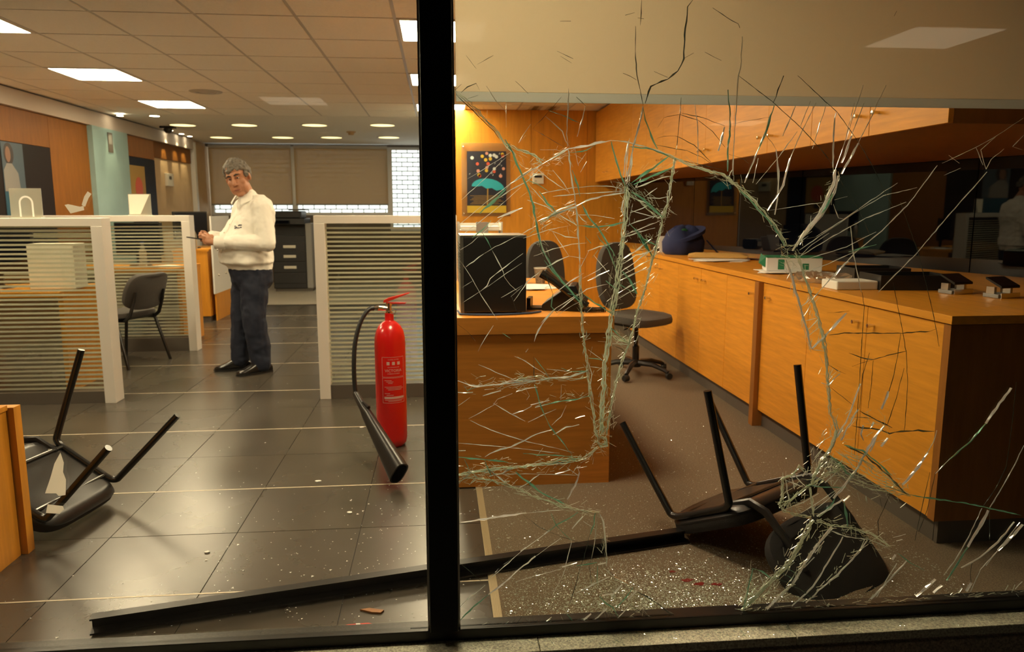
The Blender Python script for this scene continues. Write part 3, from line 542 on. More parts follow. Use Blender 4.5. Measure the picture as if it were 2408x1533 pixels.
# ------------------------------------------------------------------ office chairs
def office_chair(label, loc, rz, back=(.43, .56), oval=True):
    t = thing('office_chair', label, 'chair', loc, (0, 0, rz), 'grey swivel chairs')
    seat = MB(); rings = []
    for z, s in ((.445, .90), (.455, .99), (.48, 1.0), (.505, .97), (.515, .86), (.518, .5)):
        ring = []
        for k in range(28):
            a = 2 * math.pi * k / 28; ca, sa = math.cos(a), math.sin(a); e = .45
            ring.append((.245 * s * math.copysign(abs(ca) ** e, ca), .235 * s * math.copysign(abs(sa) ** e, sa), z - .02 * max(0, sa) ** 2))
        rings.append(ring)
    obj('seat', seat.loft(rings), 'grey_fabric', t, smooth=True); obj('seat_pan', B(-.16, .16, -.15, .15, .415, .446), 'black_plastic', t, bevel=.01)
    bk = MB(); w, h = back; rings = []
    for y, s in ((-.03, .86), (-.018, .98), (.012, 1.0), (.035, .97), (.045, .8)):
        ring = []
        for k in range(32):
            a = 2 * math.pi * k / 32; ca, sa = math.cos(a), math.sin(a); e = .62
            xx = w / 2 * s * math.copysign(abs(ca) ** e, ca); zz = h / 2 * s * math.copysign(abs(sa) ** e, sa)
            xx *= 1 - .16 * (zz / (h / 2)) if zz > 0 else 1
            ring.append((xx, y + .16 * xx * xx * 2 - .03 * math.cos(zz * 6), zz))
        rings.append(ring)
    bk.loft(rings).xf(Matrix.Translation((0, -.235, .80)) @ Matrix.Rotation(math.radians(8), 4, 'X'))
    obj('backrest', bk, 'grey_fabric', t, smooth=True)
    obj('back_bar', MB().tube([(0, -.1, .42), (0, -.22, .43), (0, -.275, .52), (0, -.285, .70)], .018, 8, sx=.5), 'black_plastic', t, smooth=True)
    obj('gas_lift', MB().lathe([(.001, .10), (.028, .10), (.028, .24), (.018, .25), (.018, .42), (.001, .42)], n=18), 'black_metal', t, smooth=True)
    obj('lever', MB().tube([(.05, .02, .41), (.2, .05, .40)], .006, 6), 'black_plastic', t)
    hub = MB().lathe([(.001, .07), (.045, .07), (.04, .13), (.001, .13)], n=18)
    obj('hub', hub, 'black_plastic', t, smooth=True)
    for k in range(5):
        a = 2 * math.pi * k / 5 + .5; c, s_ = math.cos(a), math.sin(a)
        lg_ = obj('base_leg', MB().tube([(.03 * c, .03 * s_, .105), (.16 * c, .16 * s_, .105), (.27 * c, .27 * s_, .075), (.30 * c, .30 * s_, .06)], [.024, .022, .018, .016], 8), 'black_plastic', t, smooth=True)
        obj('caster', MB().lathe([(.001, -.022), (.024, -.022), (.027, -.015), (.027, .015), (.024, .022), (.001, .022)], (0, 0, 0), 16, 'y').xf(Matrix.Translation((.31 * c, .31 * s_, .034)) @ Matrix.Rotation(a + .9, 4, 'Z')), 'black_rubber', lg_, smooth=True)
    return t
office_chair('grey swivel office chair with oval back standing by the counter', (1.60, 5.97, .006), math.radians(213))
c2 = office_chair('grey swivel office chair standing behind the wooden desk', (1.10, 6.85, .006), math.radians(205), (.42, .52))
# ------------------------------------------------------------------ visitor chairs
def visitor_chair(label, loc, rot, group):
    t = thing('visitor_chair', label, 'chair', loc, rot, group)
    seat = MB(); rings = []
    for z, s in ((.425, .93), (.43, 1.0), (.455, 1.01), (.472, .98), (.478, .90), (.48, .5)):
        ring = []
        for k in range(32):
            a = 2 * math.pi * k / 32; ca, sa = math.cos(a), math.sin(a); e = .42
            ring.append((.235 * s * math.copysign(abs(ca) ** e, ca), .21 * s * math.copysign(abs(sa) ** e, sa), z - (.018 * max(0, sa) ** 2)))
        rings.append(ring)
    st = obj('seat', seat.loft(rings), 'black_fabric' if 'grey' not in label else 'grey_fabric', t, smooth=True)
    rings = []
    for z, s in ((.405, .80), (.412, .93), (.43, 1.0), (.436, 1.0)):
        ring = []
        for k in range(32):
            a = 2 * math.pi * k / 32; ca, sa = math.cos(a), math.sin(a); e = .42
            ring.append((.237 * s * math.copysign(abs(ca) ** e, ca), .212 * s * math.copysign(abs(sa) ** e, sa), z - (.018 * max(0, sa) ** 2)))
        rings.append(ring)
    sh = obj('seat_shell', MB().loft(rings), 'black_plastic', t, smooth=True, label='black plastic shell under the seat')
    for sx in (-.15, .15):
        for sy in (-.12, .13): obj('screw', MB().lathe([(.001, .400), (.007, .401), (.007, .408), (.001, .408)], (sx, sy, 0), 10), 'steel', sh)
    bk = MB(); rings = []
    for y, s in ((-.03, .90), (-.022, .99), (.0, 1.0), (.018, .97), (.026, .82)):
        ring = []
        for k in range(32):
            a = 2 * math.pi * k / 32; ca, sa = math.cos(a), math.sin(a); e = .5
            xx = .235 * s * math.copysign(abs(ca) ** e, ca); zz = .165 * s * math.copysign(abs(sa) ** e, sa); xx *= 1 - .10 * max(0, zz / .165)
            ring.append((xx, y + .9 * xx * xx, zz))
        rings.append(ring)
    bk.loft(rings).xf(Matrix.Translation((0, -.315, .655)) @ Matrix.Rotation(math.radians(20), 4, 'X'))
    obj('backrest', bk, 'black_fabric' if 'grey' not in label else 'grey_fabric', t, smooth=True)
    for sx in (-1, 1):
        f0, f1, r0, r1 = Vector((sx * .25, .23, 0)), Vector((sx * .225, .165, .385)), Vector((sx * .25, -.27, 0)), Vector((sx * .225, -.155, .385))
        bend = lambda a, b, c, n=6: [((1 - i / n) ** 2) * a + 2 * (1 - i / n) * (i / n) * b + (i / n) ** 2 * c for i in range(n + 1)]
        cF = Vector((sx * .222, .155, .405)); cR = Vector((sx * .222, -.145, .405))
        obj('leg', MB().tube([f0, f1] + bend(f1, cF, cF + Vector((0, -.05, 0)))[1:], .0145, 12, up=(1, 0, 0)), 'black_metal', t, smooth=True)
        obj('leg', MB().tube([r0, r1] + bend(r1, cR, cR + Vector((0, .05, 0)))[1:], .0145, 12, up=(1, 0, 0)), 'black_metal', t, smooth=True)
        obj('side_rail', MB().tube([cF + Vector((0, -.049, 0)), cR + Vector((0, .049, 0))], .0145, 12), 'black_metal', t, smooth=True)
        obj('back_upright', MB().tube([(sx * .17, -.10, .408), (sx * .17, -.20, .41), (sx * .17, -.25, .45), (sx * .168, -.30, .58), (sx * .165, -.315, .66)], .012, 8, sx=1.4), 'black_plastic', t, smooth=True)
    for y in (.11, -.11): obj('cross_bar', MB().tube([(-.222, y, .402), (.222, y, .402)], .009, 8), 'black_metal', t, smooth=True)
    return t
c_up = visitor_chair('grey padded visitor chair standing upright between the striped partitions', (-2.80, 6.92, 0), (0, 0, math.radians(68)), None)
c_r = visitor_chair('black visitor chair overturned on the carpet, legs up, behind the broken window', (1.119, 3.041, .572), (3.608, .07, 3.635), None); c_r.scale = (1.08,) * 3
c_l = visitor_chair('black visitor chair overturned on the dark tiles, legs up', (-1.469, 3.321, .556), (3.74, .033, 1.408), None); c_l.scale = (1.08,) * 3
# ------------------------------------------------------------------ long black bar, pedestal
ba = thing('frame_bar', 'long black metal bar lying across tiles and carpet to the overturned chair', 'bar', (.0, 2.64, .0))
bar = MB(); a0, a1 = Vector((-1.135, -.262)), Vector((1.00, .215)); d_ = (a1 - a0).normalized(); n_ = Vector((-d_.y, d_.x))
def strip(o0, o1, z0, z1): return [((a0 + n_ * o0)[:], (a1 + n_ * o0)[:], (a1 + n_ * o1)[:], (a0 + n_ * o1)[:]), z0, z1]
q = strip(-.022, .028, .008, .014); bar.prism(list(q[0]), q[1], q[2]); obj('flange', bar, 'black_frame', ba)
q = strip(.020, .028, .0145, .052); obj('web', MB().prism(list(q[0]), q[1], q[2]), 'black_frame', ba); q = strip(-.012, .028, .0525, .058); obj('top_flange', MB().prism(list(q[0]), q[1], q[2]), 'black_frame', ba)
pdn = thing('pedestal', 'orange wooden pedestal cabinet with papers on top, beside overturned chair', 'cabinet', (-1.93, 2.72, 0))
obj('body', B(-.26, .26, -.22, .28, .0, .59), 'oak_v', pdn); obj('top', B(-.265, .265, -.225, .285, .59, .612), 'oak_x', pdn, bevel=.002); obj('back_board', B(-.24, .285, .286, .335, .0, .60), 'oak_v', pdn)
ps = thing('paper_pile', 'white papers lying on the wooden pedestal', 'papers', (-1.80, 2.86, .612))
for k in range(3): obj('sheet', MB().box(-.1, .1, -.14, .14, .0015 * k, .0015 * k + .001).xf(Matrix.Rotation(k * .2, 4, 'Z')), 'paper', ps)
# ------------------------------------------------------------------ fire extinguisher
fe = thing('fire_extinguisher', 'red fire extinguisher with black hose and horn standing on the tiles', 'extinguisher', (-.285, 4.295, 0))
R_ = .088
obj('cylinder', MB().lathe([(.001, .004), (.05, .0), (.072, .006), (.083, .022), (R_, .05), (R_, .60), (.086, .635), (.078, .672), (.062, .702), (.042, .722), (.028, .730), (.025, .735), (.025, .775), (.001, .775)], n=48), 'red_paint', fe, smooth=True)
vv = obj('valve', MB().lathe([(.001, .775), (.020, .775), (.020, .785), (.014, .79), (.014, .815), (.018, .818), (.018, .832), (.001, .834)], n=18), 'chrome', fe, smooth=True)
obj('outlet', MB().tube([(.0, 0, .80), (-.055, -.004, .803), (-.060, -.004, .803), (-.085, -.004, .803)], [.013, .013, .017, .011], 12), 'chrome', vv, smooth=True); obj('safety_pin', MB().tube([(.015, -.02, .80), (.04, -.03, .79), (.035, -.035, .77), (.015, -.03, .775)], .003, 6), 'chrome', vv)
obj('lever', MB().prism([(-.03, .832), (.0, .842), (.115, .885), (.12, .892), (.0, .862), (-.03, .848)], -.013, .013, 'y'), 'red_plastic', fe, bevel=.003)
obj('carry_handle', MB().prism([(-.015, .826), (.09, .826), (.10, .834), (-.015, .838)], -.012, .012, 'y'), 'red_plastic', fe, bevel=.002)
def bez(P_, n=24):
    P_ = [Vector(p) for p in P_]; out = []
    for i in range(len(P_) - 1):
        p0 = P_[max(0, i - 1)]; p1 = P_[i]; p2 = P_[i + 1]; p3 = P_[min(len(P_) - 1, i + 2)]
        for k in range(6):
            t_ = k / 6; out.append(.5 * ((2 * p1) + (-p0 + p2) * t_ + (2 * p0 - 5 * p1 + 4 * p2 - p3) * t_ * t_ + (-p0 + 3 * p1 - 3 * p2 + p3) * t_ ** 3))
    return out + [P_[-1]]
obj('hose', MB().tube(bez([(-.083, -.004, .803), (-.115, -.02, .795), (-.155, -.05, .735), (-.185, -.08, .63), (-.193, -.11, .52), (-.192, -.13, .42), (-.185, -.15, .345)]), .0125, 12), 'black_rubber', fe, smooth=True)
hn = MB(); h0, h1 = Vector((-.185, -.15, .345)), Vector((.075, -.70, .072)); hd = (h1 - h0).normalized(); hu = Vector((.35, .1, 1)); hu = (hu - hd * hu.dot(hd)).normalized(); hw = hd.cross(hu)
rings = []
for t_, ra, rb_ in ((0, .016, .016), (.06, .019, .018), (.2, .02, .019), (.28, .03, .022), (1.0, .062, .036), (1.0, .054, .029), (.8, .045, .022)):
    c = h0 + (h1 - h0) * t_; rings.append([c + hu * ra * math.copysign(abs(math.cos(a)) ** .7, math.cos(a)) + hw * rb_ * math.copysign(abs(math.sin(a)) ** .7, math.sin(a)) for a in [2 * math.pi * i / 24 for i in range(24)]])
hrn = obj('horn', hn.loft(rings), 'black_plastic', fe, smooth=True)
obj('clamp', MB().tube([h0 + (h1 - h0) * .16 + hu * .02, h0 + (h1 - h0) * .26 + hu * .034], .010, 8), 'black_plastic', hrn)
mat('label_print', (.62, .40, .36), .5)
ANG = math.atan2(-4.295, .285) + .10                     # label faces the street
def wrap(mb, z, r=R_ + .0006):
    for i, (a, b, c) in enumerate(mb.v):
        an = ANG + a / R_; mb.v[i] = (r * math.cos(an), r * math.sin(an), z + b)
    return mb
def rect(x0, x1, y0, y1, n=8):
    m = MB()
    for i in range(n):
        a, b = x0 + (x1 - x0) * i / n, x0 + (x1 - x0) * (i + 1) / n; m.add([(a, y0, 0), (b, y0, 0), (b, y1, 0), (a, y1, 0)], [(0, 1, 2, 3)])
    return m
lab = MB()
def fr_(x0, x1, y0, y1, w=.0016):
    for r_ in (rect(x0, x1, y0, y0 + w, 14), rect(x0, x1, y1 - w, y1, 14), rect(x0, x0 + w, y0, y1, 1), rect(x1 - w, x1, y0, y1, 1)): lab.add(r_.v, r_.f)
fr_(-.058, .075, .42, .535); fr_(-.058, .075, .27, .416)
for k in range(3):
    r_ = rect(-.030 + k * .03, -.014 + k * .03, .49, .508, 2); lab.add(r_.v, r_.f)
for txt, sz, x, z in (('CLASSES OF FIRE', .0085, .008, .518), ('FIRE EXTINGUISHER', .0075, .008, .474), ('VICTORIA', .022, .008, .450), ('CARBON DIOXIDE', .0085, .008, .437)):
    m = text_mesh(txt, sz); lab.add([(a + x, b + z, c) for a, b, c in m.v], m.f)
for k, (z, l) in enumerate(((.40, .04), (.392, .05), (.384, .045), (.362, .10), (.354, .11), (.346, .10), (.325, .03), (.315, .05), (.280, .10), (.286, .11))):
    r_ = rect(-.045 + .01 * (k % 3), -.045 + l, z, z + .0022, 8); lab.add(r_.v, r_.f)
r_ = rect(-.048, .070, .294, .307, 10); lab.add(r_.v, r_.f)
obj('label', wrap(lab, 0), 'label_print', fe, label='white printed label with the word VICTORIA')
# ------------------------------------------------------------------ things on the worktop
def bag(label, loc, rz, sc, m):
    t = thing('bag', label, 'bag', loc, (0, 0, rz)); rings = []
    for z, a, b in ((0, .14, .10), (.02, .16, .12), (.09, .165, .125), (.15, .14, .10), (.19, .08, .06), (.20, .02, .02)):
        rings.append([(a * sc * math.copysign(abs(math.cos(k * math.pi / 14)) ** .8, math.cos(k * math.pi / 14)), b * sc * math.sin(k * math.pi / 14) + .01 * math.sin(k * 1.3), z * sc + .015 * sc * math.sin(k * .9) * (z > .1)) for k in range(28)])
    obj('body', MB().loft(rings), m, t, smooth=True)
    obj('flap', MB().loft([[(.15 * sc * math.cos(k * math.pi / 10), -.02 * sc + .125 * sc * math.sin(k * math.pi / 10), (.13 + .07 * h + .05 * math.cos(k * math.pi / 10)) * sc) for k in range(20)] for h in (0, .3, .35)]), m, t, smooth=True)
    obj('strap', MB().tube([(.12 * sc, -.11 * sc, .10 * sc), (.2 * sc, -.14 * sc, .02), (.26 * sc, -.10 * sc, .008)], .007, 6), m, t, smooth=True)
    obj('lining', MB().ball((-.05 * sc, -.03 * sc, .17 * sc), (.05 * sc, .035 * sc, .02 * sc)), 'green_cloth', t, smooth=True)
mat('navy_cloth', (.018, .028, .095), .85, bump=.3, bscale=25); mat('green_cloth', (.03, .16, .05), .8)
bag('navy blue cloth bag with green lining open on the worktop', (2.22, 6.72, CTOP), .5, 1.25, 'navy_cloth')
mat('manila', (.62, .37, .10), .6)
ev = thing('envelope', 'brown padded envelope lying on white papers on the worktop', 'envelope', (2.30, 6.05, CTOP + .012), (0, 0, -.35))
obj('pouch', MB().loft([[(x_, y_, .0) for x_, y_ in ((-.24, -.15), (.22, -.15), (.22, .15), (-.24, .15))], [(x_, y_, .018) for x_, y_ in ((-.25, -.16), (.23, -.16), (.23, .16), (-.25, .16))], [(x_, y_, .034) for x_, y_ in ((-.19, -.10), (.17, -.10), (.17, .10), (-.19, .10))]]), 'manila', ev, bevel=.008); obj('flap', MB().box(.231, .29, -.14, .14, .012, .018), 'manila', ev)
pq = thing('paper_pile', 'white papers under the brown envelope on the worktop', 'papers', (2.25, 5.85, CTOP))
for k in range(4): obj('sheet', MB().box(-.21, .16, -.15, .15, .003 * k, .003 * k + .002).xf(Matrix.Rotation(.25 * k - .4, 4, 'Z')), 'paper', pq)
mat('green_print', (.02, .20, .09), .5)
ct = thing('carton', 'white and green cardboard carton on papers on the worktop', 'carton', (2.30, 4.75, CTOP + .012), (0, 0, -.28))
obj('box', B(-.17, .17, -.10, .10, 0, .085), 'white', ct, bevel=.002); obj('green_label', B(-.10, -.06, -.1015, -.1002, .01, .075), 'green_print', ct); obj('green_label', B(.05, .09, -.1015, -.1002, .01, .05), 'green_print', ct); obj('torn_wrap', MB().loft([[(-.172, -.06, .02), (-.172, .07, .02), (-.172, .07, .087), (-.172, -.06, .087)], [(-.21, -.05, .05), (-.20, .06, .04), (-.19, .06, .095), (-.20, -.04, .11)]]), 'green_print', ct); obj('lid', B(-.172, .172, -.102, .102, .0855, .091), 'green_print', ct)
pr = thing('paper_pile', 'white papers under the white and green carton', 'papers', (2.28, 4.70, CTOP))
for k in range(4): obj('sheet', MB().box(-.2, .2, -.14, .14, .003 * k, .003 * k + .002).xf(Matrix.Rotation(.16 * k - .5, 4, 'Z')), 'paper', pr)
mixmat('bubble', [(.35, 'X', (.95, .95, .92), 0), (.25, 'T', (.8, .78, .7), 0), (.4, 'G', (1, 1, 1), .12)])
bw = MB(); rr = random.Random(5); rings = []
for i in range(16):
    f_ = i / 15; rings.append([(-.13 + .26 * f_ + rr.uniform(-.006, .006), .085 * math.cos(a) + rr.uniform(-.008, .008), max(.001, .03 + .028 * math.sin(a) + rr.uniform(-.008, .008))) for a in [2 * math.pi * k / 18 for k in range(18)]])
tag(obj('plastic_wrap', bw.loft(rings), 'bubble', loc=(2.13, 4.02, CTOP), smooth=False), 'crumpled clear plastic wrapping beside the black tray', 'plastic wrap'); bpy.data.objects['plastic_wrap'].rotation_euler = (0, 0, -1.0)
tag(obj('foam_block', B(-.11, .11, -.08, .08, 0, .045), 'paper', bevel=.006, loc=(2.12, 3.72, CTOP)), 'white foam block beside the crumpled plastic', 'foam')
for nm, lx, ly, w_, lab_ in (('tray', 2.43, 3.72, .36, 'flat black desk tray beside the white foam block'), ('tray', 2.52, 4.18, .30, 'flat black desk tray behind the foam, farther from the hole punches')):
    t = thing('desk_tray', lab_, 'tray', (lx, ly, CTOP), (0, 0, -.12), 'black desk trays')
    obj('base', B(-w_ / 2, w_ / 2, -.12, .12, 0, .008), 'black_plastic', t)
    for a_ in (B(-w_ / 2, w_ / 2, -.128, -.12, 0, .075), B(-w_ / 2, w_ / 2, .12, .128, 0, .075), B(-w_ / 2 - .008, -w_ / 2, -.128, .128, 0, .075), B(w_ / 2, w_ / 2 + .008, -.128, .128, 0, .075)): obj('side', a_, 'black_plastic', t)
def punch(label, loc, rz):
    t = thing('hole_punch', label, 'hole punch', loc, (0, 0, rz), 'two hole punches')
    obj('base', MB().prism([(-.07, -.04), (.07, -.04), (.055, .05), (-.055, .05)], 0, .018), 'copier_grey', t, bevel=.003); obj('bridge', MB().box(-.06, -.045, -.01, .03, .018, .05).box(.045, .06, -.01, .03, .018, .05), 'steel', t)
    obj('lever', MB().prism([(-.045, .045), (.04, .085), (.04, .095), (-.045, .057)], -.06, .06, 'x'), 'black_plastic', t, bevel=.003); obj('pin', MB().tube([(0, .0, .02), (0, .0, .07)], .005, 8), 'chrome', t); obj('edge', B(-.06, .06, -.048, -.044, .0, .024), 'chrome', t)
punch('steel hole punch with black lever beside the black tray', (2.52, 3.46, CTOP), .25); punch('steel hole punch with black lever nearest the worktop end', (2.62, 3.28, CTOP), .25)
sp = thing('tape_dispenser', 'black tape dispenser with white label beside the navy bag', 'dispenser', (2.16, 7.35, CTOP)); obj('body', B(-.05, .06, -.09, .09, 0, .10), 'black_plastic', sp, bevel=.02); obj('label', B(-.03, .035, -.0925, -.0905, .03, .075), 'white', sp)
pb = thing('paper_pile', 'white papers standing behind the navy bag', 'papers', (2.17, 7.02, CTOP)); obj('sheet', MB().box(-.08, .12, -.002, .002, 0, .16).xf(Matrix.Rotation(-.35, 4, 'X')), 'paper', pb); obj('sheet', MB().box(-.05, .15, -.002, .002, 0, .14).xf(Matrix.Translation((.02, .05, 0)) @ Matrix.Rotation(-.3, 4, 'X')), 'paper', pb)
# ------------------------------------------------------------------ the man with the phone
FOLD = bpy.data.textures.new('crease_noise', 'CLOUDS'); FOLD.noise_scale = .045; FOLD.noise_depth = 1
mat('skin', (.46, .21, .115), .5, var=.12, vscale=30); mat('hair_grey', (.17, .15, .125), .7, var=.5, vscale=60); mat('shirt_white', (.84, .81, .74), .8, bump=.3, bscale=9, sheen=.1)
mat('trousers_navy', (.009, .013, .030), .8, bump=.15, bscale=260); mat('shoe_black', (.013, .011, .010), .22); mat('eye_white', (.55, .52, .48), .3); mat('eye_dark', (.02, .012, .01), .2); mat('brow', (.035, .025, .02), .8); mat('lip', (.30, .10, .07), .5); mat('undershirt', (.03, .02, .08), .8); mat('ink', (.03, .04, .07), .6)
MAN = Vector((-1.60, 6.45, 0)); f2 = Vector((-.82, -.57, 0)); s2 = Vector((.57, -.82, 0))
man = thing('person', 'man in white shirt and navy trousers holding a phone, head turned to the shop window', 'person', MAN)
HM = Matrix.Translation((-.004, -.055, 1.602)) @ Matrix.Rotation(math.radians(-9), 4, 'Z') @ Matrix.Rotation(math.radians(-14), 4, 'Y') @ Matrix.Rotation(math.radians(12), 4, 'X') @ Matrix.Scale(1.05, 4)
def ring(c, a, b, z, n=28, e=.9, tilt=0):
    out = []
    for k in range(n):
        t_ = 2 * math.pi * k / n; u_ = a * math.copysign(abs(math.cos(t_)) ** e, math.cos(t_)); v_ = b * math.copysign(abs(math.sin(t_)) ** e, math.sin(t_))
        p = Vector((c[0], c[1], z)) + f2 * u_ + s2 * v_; p.z += tilt * u_; out.append(p)
    return out
C0 = Vector((.045, .0, 0))
def cen(fo, x=0): return (C0.x + f2.x * fo + x, C0.y + f2.y * fo)
def torso(mb, g):
    mb.loft([ring(cen(.0), .150 + g, .185 + g, .86), ring(cen(.02), .180 + g, .205 + g, .95), ring(cen(.035), .195 + g, .212 + g, 1.05), ring(cen(.02), .180 + g, .210 + g, 1.16), ring(cen(-.01, .02), .155 + g, .212 + g, 1.27),
             ring(cen(-.03, .03), .125 + g, .200 + g, 1.35), ring(cen(-.035, .035), .095 + g, .150 + g, 1.42), ring(cen(-.03, .03), .065 + g, .085 + g, 1.47)])
SHN, SHF = Vector((.185, -.155, 1.365)), Vector((-.045, .175, 1.365))
ELN, ELF = Vector((.235, -.215, 1.085)), Vector((-.12, .19, 1.09))
WRN, WRF = Vector((-.135, -.265, 1.095)), Vector((-.225, -.055, 1.13))
def arm(mb, sh, el, wr, r0, r1, r2): mb.capsule(sh, el, r0, r1); mb.capsule(el, wr, r1, r2)
HIPN, HIPF = Vector((.085, -.075, .86)), Vector((-.005, .075, .86)); KNN, KNF = Vector((.075, -.10, .48)), Vector((-.055, .06, .50)); ANN, ANF = Vector((.115, -.055, .09)), Vector((-.085, .075, .10))
def leg(mb, h, k, a, r): mb.capsule(h, k, r[0], r[1]); mb.capsule(k, a, r[1], r[2])
def hand(mb, wr, palm, fd, up_, thumb):
    wr, palm, fd, up_ = Vector(wr), Vector(palm), Vector(fd).normalized(), Vector(up_).normalized(); side = fd.cross(up_).normalized()
    mb.capsule(wr, palm, .026, .030)
    mb.capsule(palm - up_ * .018, palm + up_ * .022, .021, .021)
    for k, l in enumerate((.052, .064, .068, .060)):
        b = palm + fd * .022 + up_ * (-.028 + .0195 * k); k1 = b + fd * l * .55 + side * .008 * thumb; k2 = k1 + fd * l * .3 + side * .022 * thumb; k3 = k2 + side * .022 * thumb - fd * .004
        mb.capsule(b, k1, .0098, .0092, 8); mb.capsule(k1, k2, .0092, .0085, 8); mb.capsule(k2, k3, .0085, .0075, 8)
    tb = palm + up_ * .03 - fd * .01; t1 = tb + fd * .03 + up_ * .018 + side * .012 * thumb; t2 = t1 + fd * .034 + side * .012 * thumb
    mb.capsule(tb, t1, .013, .011, 8); mb.capsule(t1, t2, .011, .009, 8)
bd = MB()
h0_ = len(bd.v)
bd.ball((0, .015, .03), (.080, .100, .105), 24, 16); bd.ball((0, -.03, -.05), (.066, .068, .085), 20, 14); bd.ball((0, -.066, -.110), (.034, .024, .024)); bd.ball((.042, -.035, -.065), (.030, .045, .055)); bd.ball((-.042, -.035, -.065), (.030, .045, .055))
bd.ball((.040, -.058, -.022), (.030, .026, .030)); bd.ball((-.040, -.058, -.022), (.030, .026, .030)); bd.ball((0, -.072, .036), (.060, .024, .022)); bd.ball((0, -.058, .070), (.058, .030, .042))
bd.capsule((0, -.092, .018), (0, -.118, -.028), .012, .0165); bd.ball((.015, -.103, -.034), (.011, .012, .010)); bd.ball((-.015, -.103, -.034), (.011, .012, .010)); bd.ball((0, -.090, -.066), (.030, .014, .009)); bd.ball((0, -.088, -.082), (.025, .014, .009))
for sx in (-1, 1): bd.ball((sx * .083, .014, -.008), (.010, .022, .033)); bd.ball((sx * .093, .004, -.002), (.005, .017, .026))
bd.capsule((0, .03, -.07), (.0, .05, -.17), .058, .062)
bd.xf(HM, h0_)
bd.capsule(HM @ Vector((0, .03, -.10)), Vector((.06, .005, 1.40)), .062, .070)
torso(bd, -.014); arm(bd, SHN, ELN, WRN, .055, .045, .030); arm(bd, SHF, ELF, WRF, .055, .045, .030); leg(bd, HIPN, KNN, ANN, (.085, .06, .042)); leg(bd, HIPF, KNF, ANF, (.085, .06, .042))
bd.capsule(ANN, ANN + Vector((-.05, -.04, -.05)), .036, .02); bd.capsule(ANF, ANF + Vector((-.06, -.0, -.06)), .036, .02)
hand(bd, WRN, (-.205, -.255, 1.105), (-.93, .30, .18), (.05, -.25, .96), 1)
hand(bd, WRF, (-.255, -.130, 1.125), (-.72, -.68, .12), (-.05, .15, .98), -1)
body = obj('body', bd, 'skin', man); baked(body, [('REMESH', dict(mode='VOXEL', voxel_size=.0044)), ('SMOOTH', dict(factor=.5, iterations=7))])
for sx in (-1, 1):
    e_ = MB().ball((sx * .031, -.0775, .012), (.0125, .0115, .0075)); ey = obj('eye', e_.xf(HM), 'eye_white', man, smooth=True)
    obj('iris', MB().ball((sx * .031 - .001, -.0865, .0115), (.0064, .004, .0064)).xf(HM), 'eye_dark', ey, smooth=True)
    obj('eyelid', MB().tube([(sx * .018, -.083, .0165), (sx * .031, -.0885, .0195), (sx * .045, -.079, .0165)], .0046, 8).xf(HM), 'skin', man, smooth=True)
    obj('eyebrow', MB().tube([(sx * .012, -.0955, .032), (sx * .03, -.0935, .038), (sx * .050, -.080, .034)], [.0045, .0065, .003], 8, sx=1.0).xf(HM), 'brow', man, smooth=True)
obj('mouth', MB().tube([(-.026, -.095, -.078), (-.012, -.1035, -.073), (.0, -.105, -.0735), (.012, -.1035, -.073), (.026, -.095, -.076)], [.002, .0042, .0038, .0042, .002], 8).xf(HM), 'lip', man, smooth=True)
hb = MB(); rh = random.Random(11)
for k in range(260):
    u1, u2 = rh.random(), rh.random(); th_ = 2 * math.pi * u1; zz = -.35 + 1.35 * u2; r_ = math.sqrt(max(0, 1 - zz * zz)); d = Vector((r_ * math.cos(th_), r_ * math.sin(th_), zz))
    p = Vector((0, .015, .03)) + Vector((d.x * .083, d.y * .103, d.z * .108))
    front = p.y < -.028
    if front and p.z < .098 - .12 * max(0, -p.y - .02) * 0: 
        if p.z < .066: continue
    if p.z < .045 and p.y < .005 and not (p.z > .0 and p.y > -.03 and abs(p.x) > .06): continue
    if abs(p.x) > .07 and p.y < .03 and p.z < .012: continue
    hb.ball(p, rh.uniform(.016, .024), 8, 6)
hb.xf(HM); hair = obj('hair', hb, 'hair_grey', man); baked(hair, [('REMESH', dict(mode='VOXEL', voxel_size=.005)), ('SMOOTH', dict(factor=.5, iterations=2)), ('DISPLACE', dict(texture=CURL, strength=.016, mid_level=.5, texture_coords='LOCAL'))])
sm = MB(); torso(sm, .012)
arm(sm, SHN, ELN, WRN + Vector((.015, 0, 0)), .082, .072, .047); arm(sm, SHF, ELF, WRF + (ELF - WRF) * .06, .078, .068, .046)
sm.capsule((.05, .01, 1.38), (.055, .0, 1.45), .10, .075)
sm.loft([ring(cen(.005), .150, .190, .885), ring(cen(.03), .212, .232, .925), ring(cen(.035), .212, .230, 1.0), ring(cen(.03), .19, .21, 1.08)])
shirt = obj('shirt', sm, 'shirt_white', man); baked(shirt, [('REMESH', dict(mode='VOXEL', voxel_size=.0075)), ('SMOOTH', dict(factor=.6, iterations=5)), ('DISPLACE', dict(texture=CLOUD, strength=.026, mid_level=.5, texture_coords='LOCAL')), ('DISPLACE', dict(texture=FOLD, strength=.006, mid_level=.5, texture_coords='LOCAL'))])
for wr, el in ((WRN, ELN), (WRF, ELF)):
    d = (wr - el).normalized(); obj('cuff', MB().tube([wr - d * .055, wr - d * .05, wr + d * .022, wr + d * .026], [.050, .0525, .051, .046], 20), 'shirt_white', shirt, smooth=True)
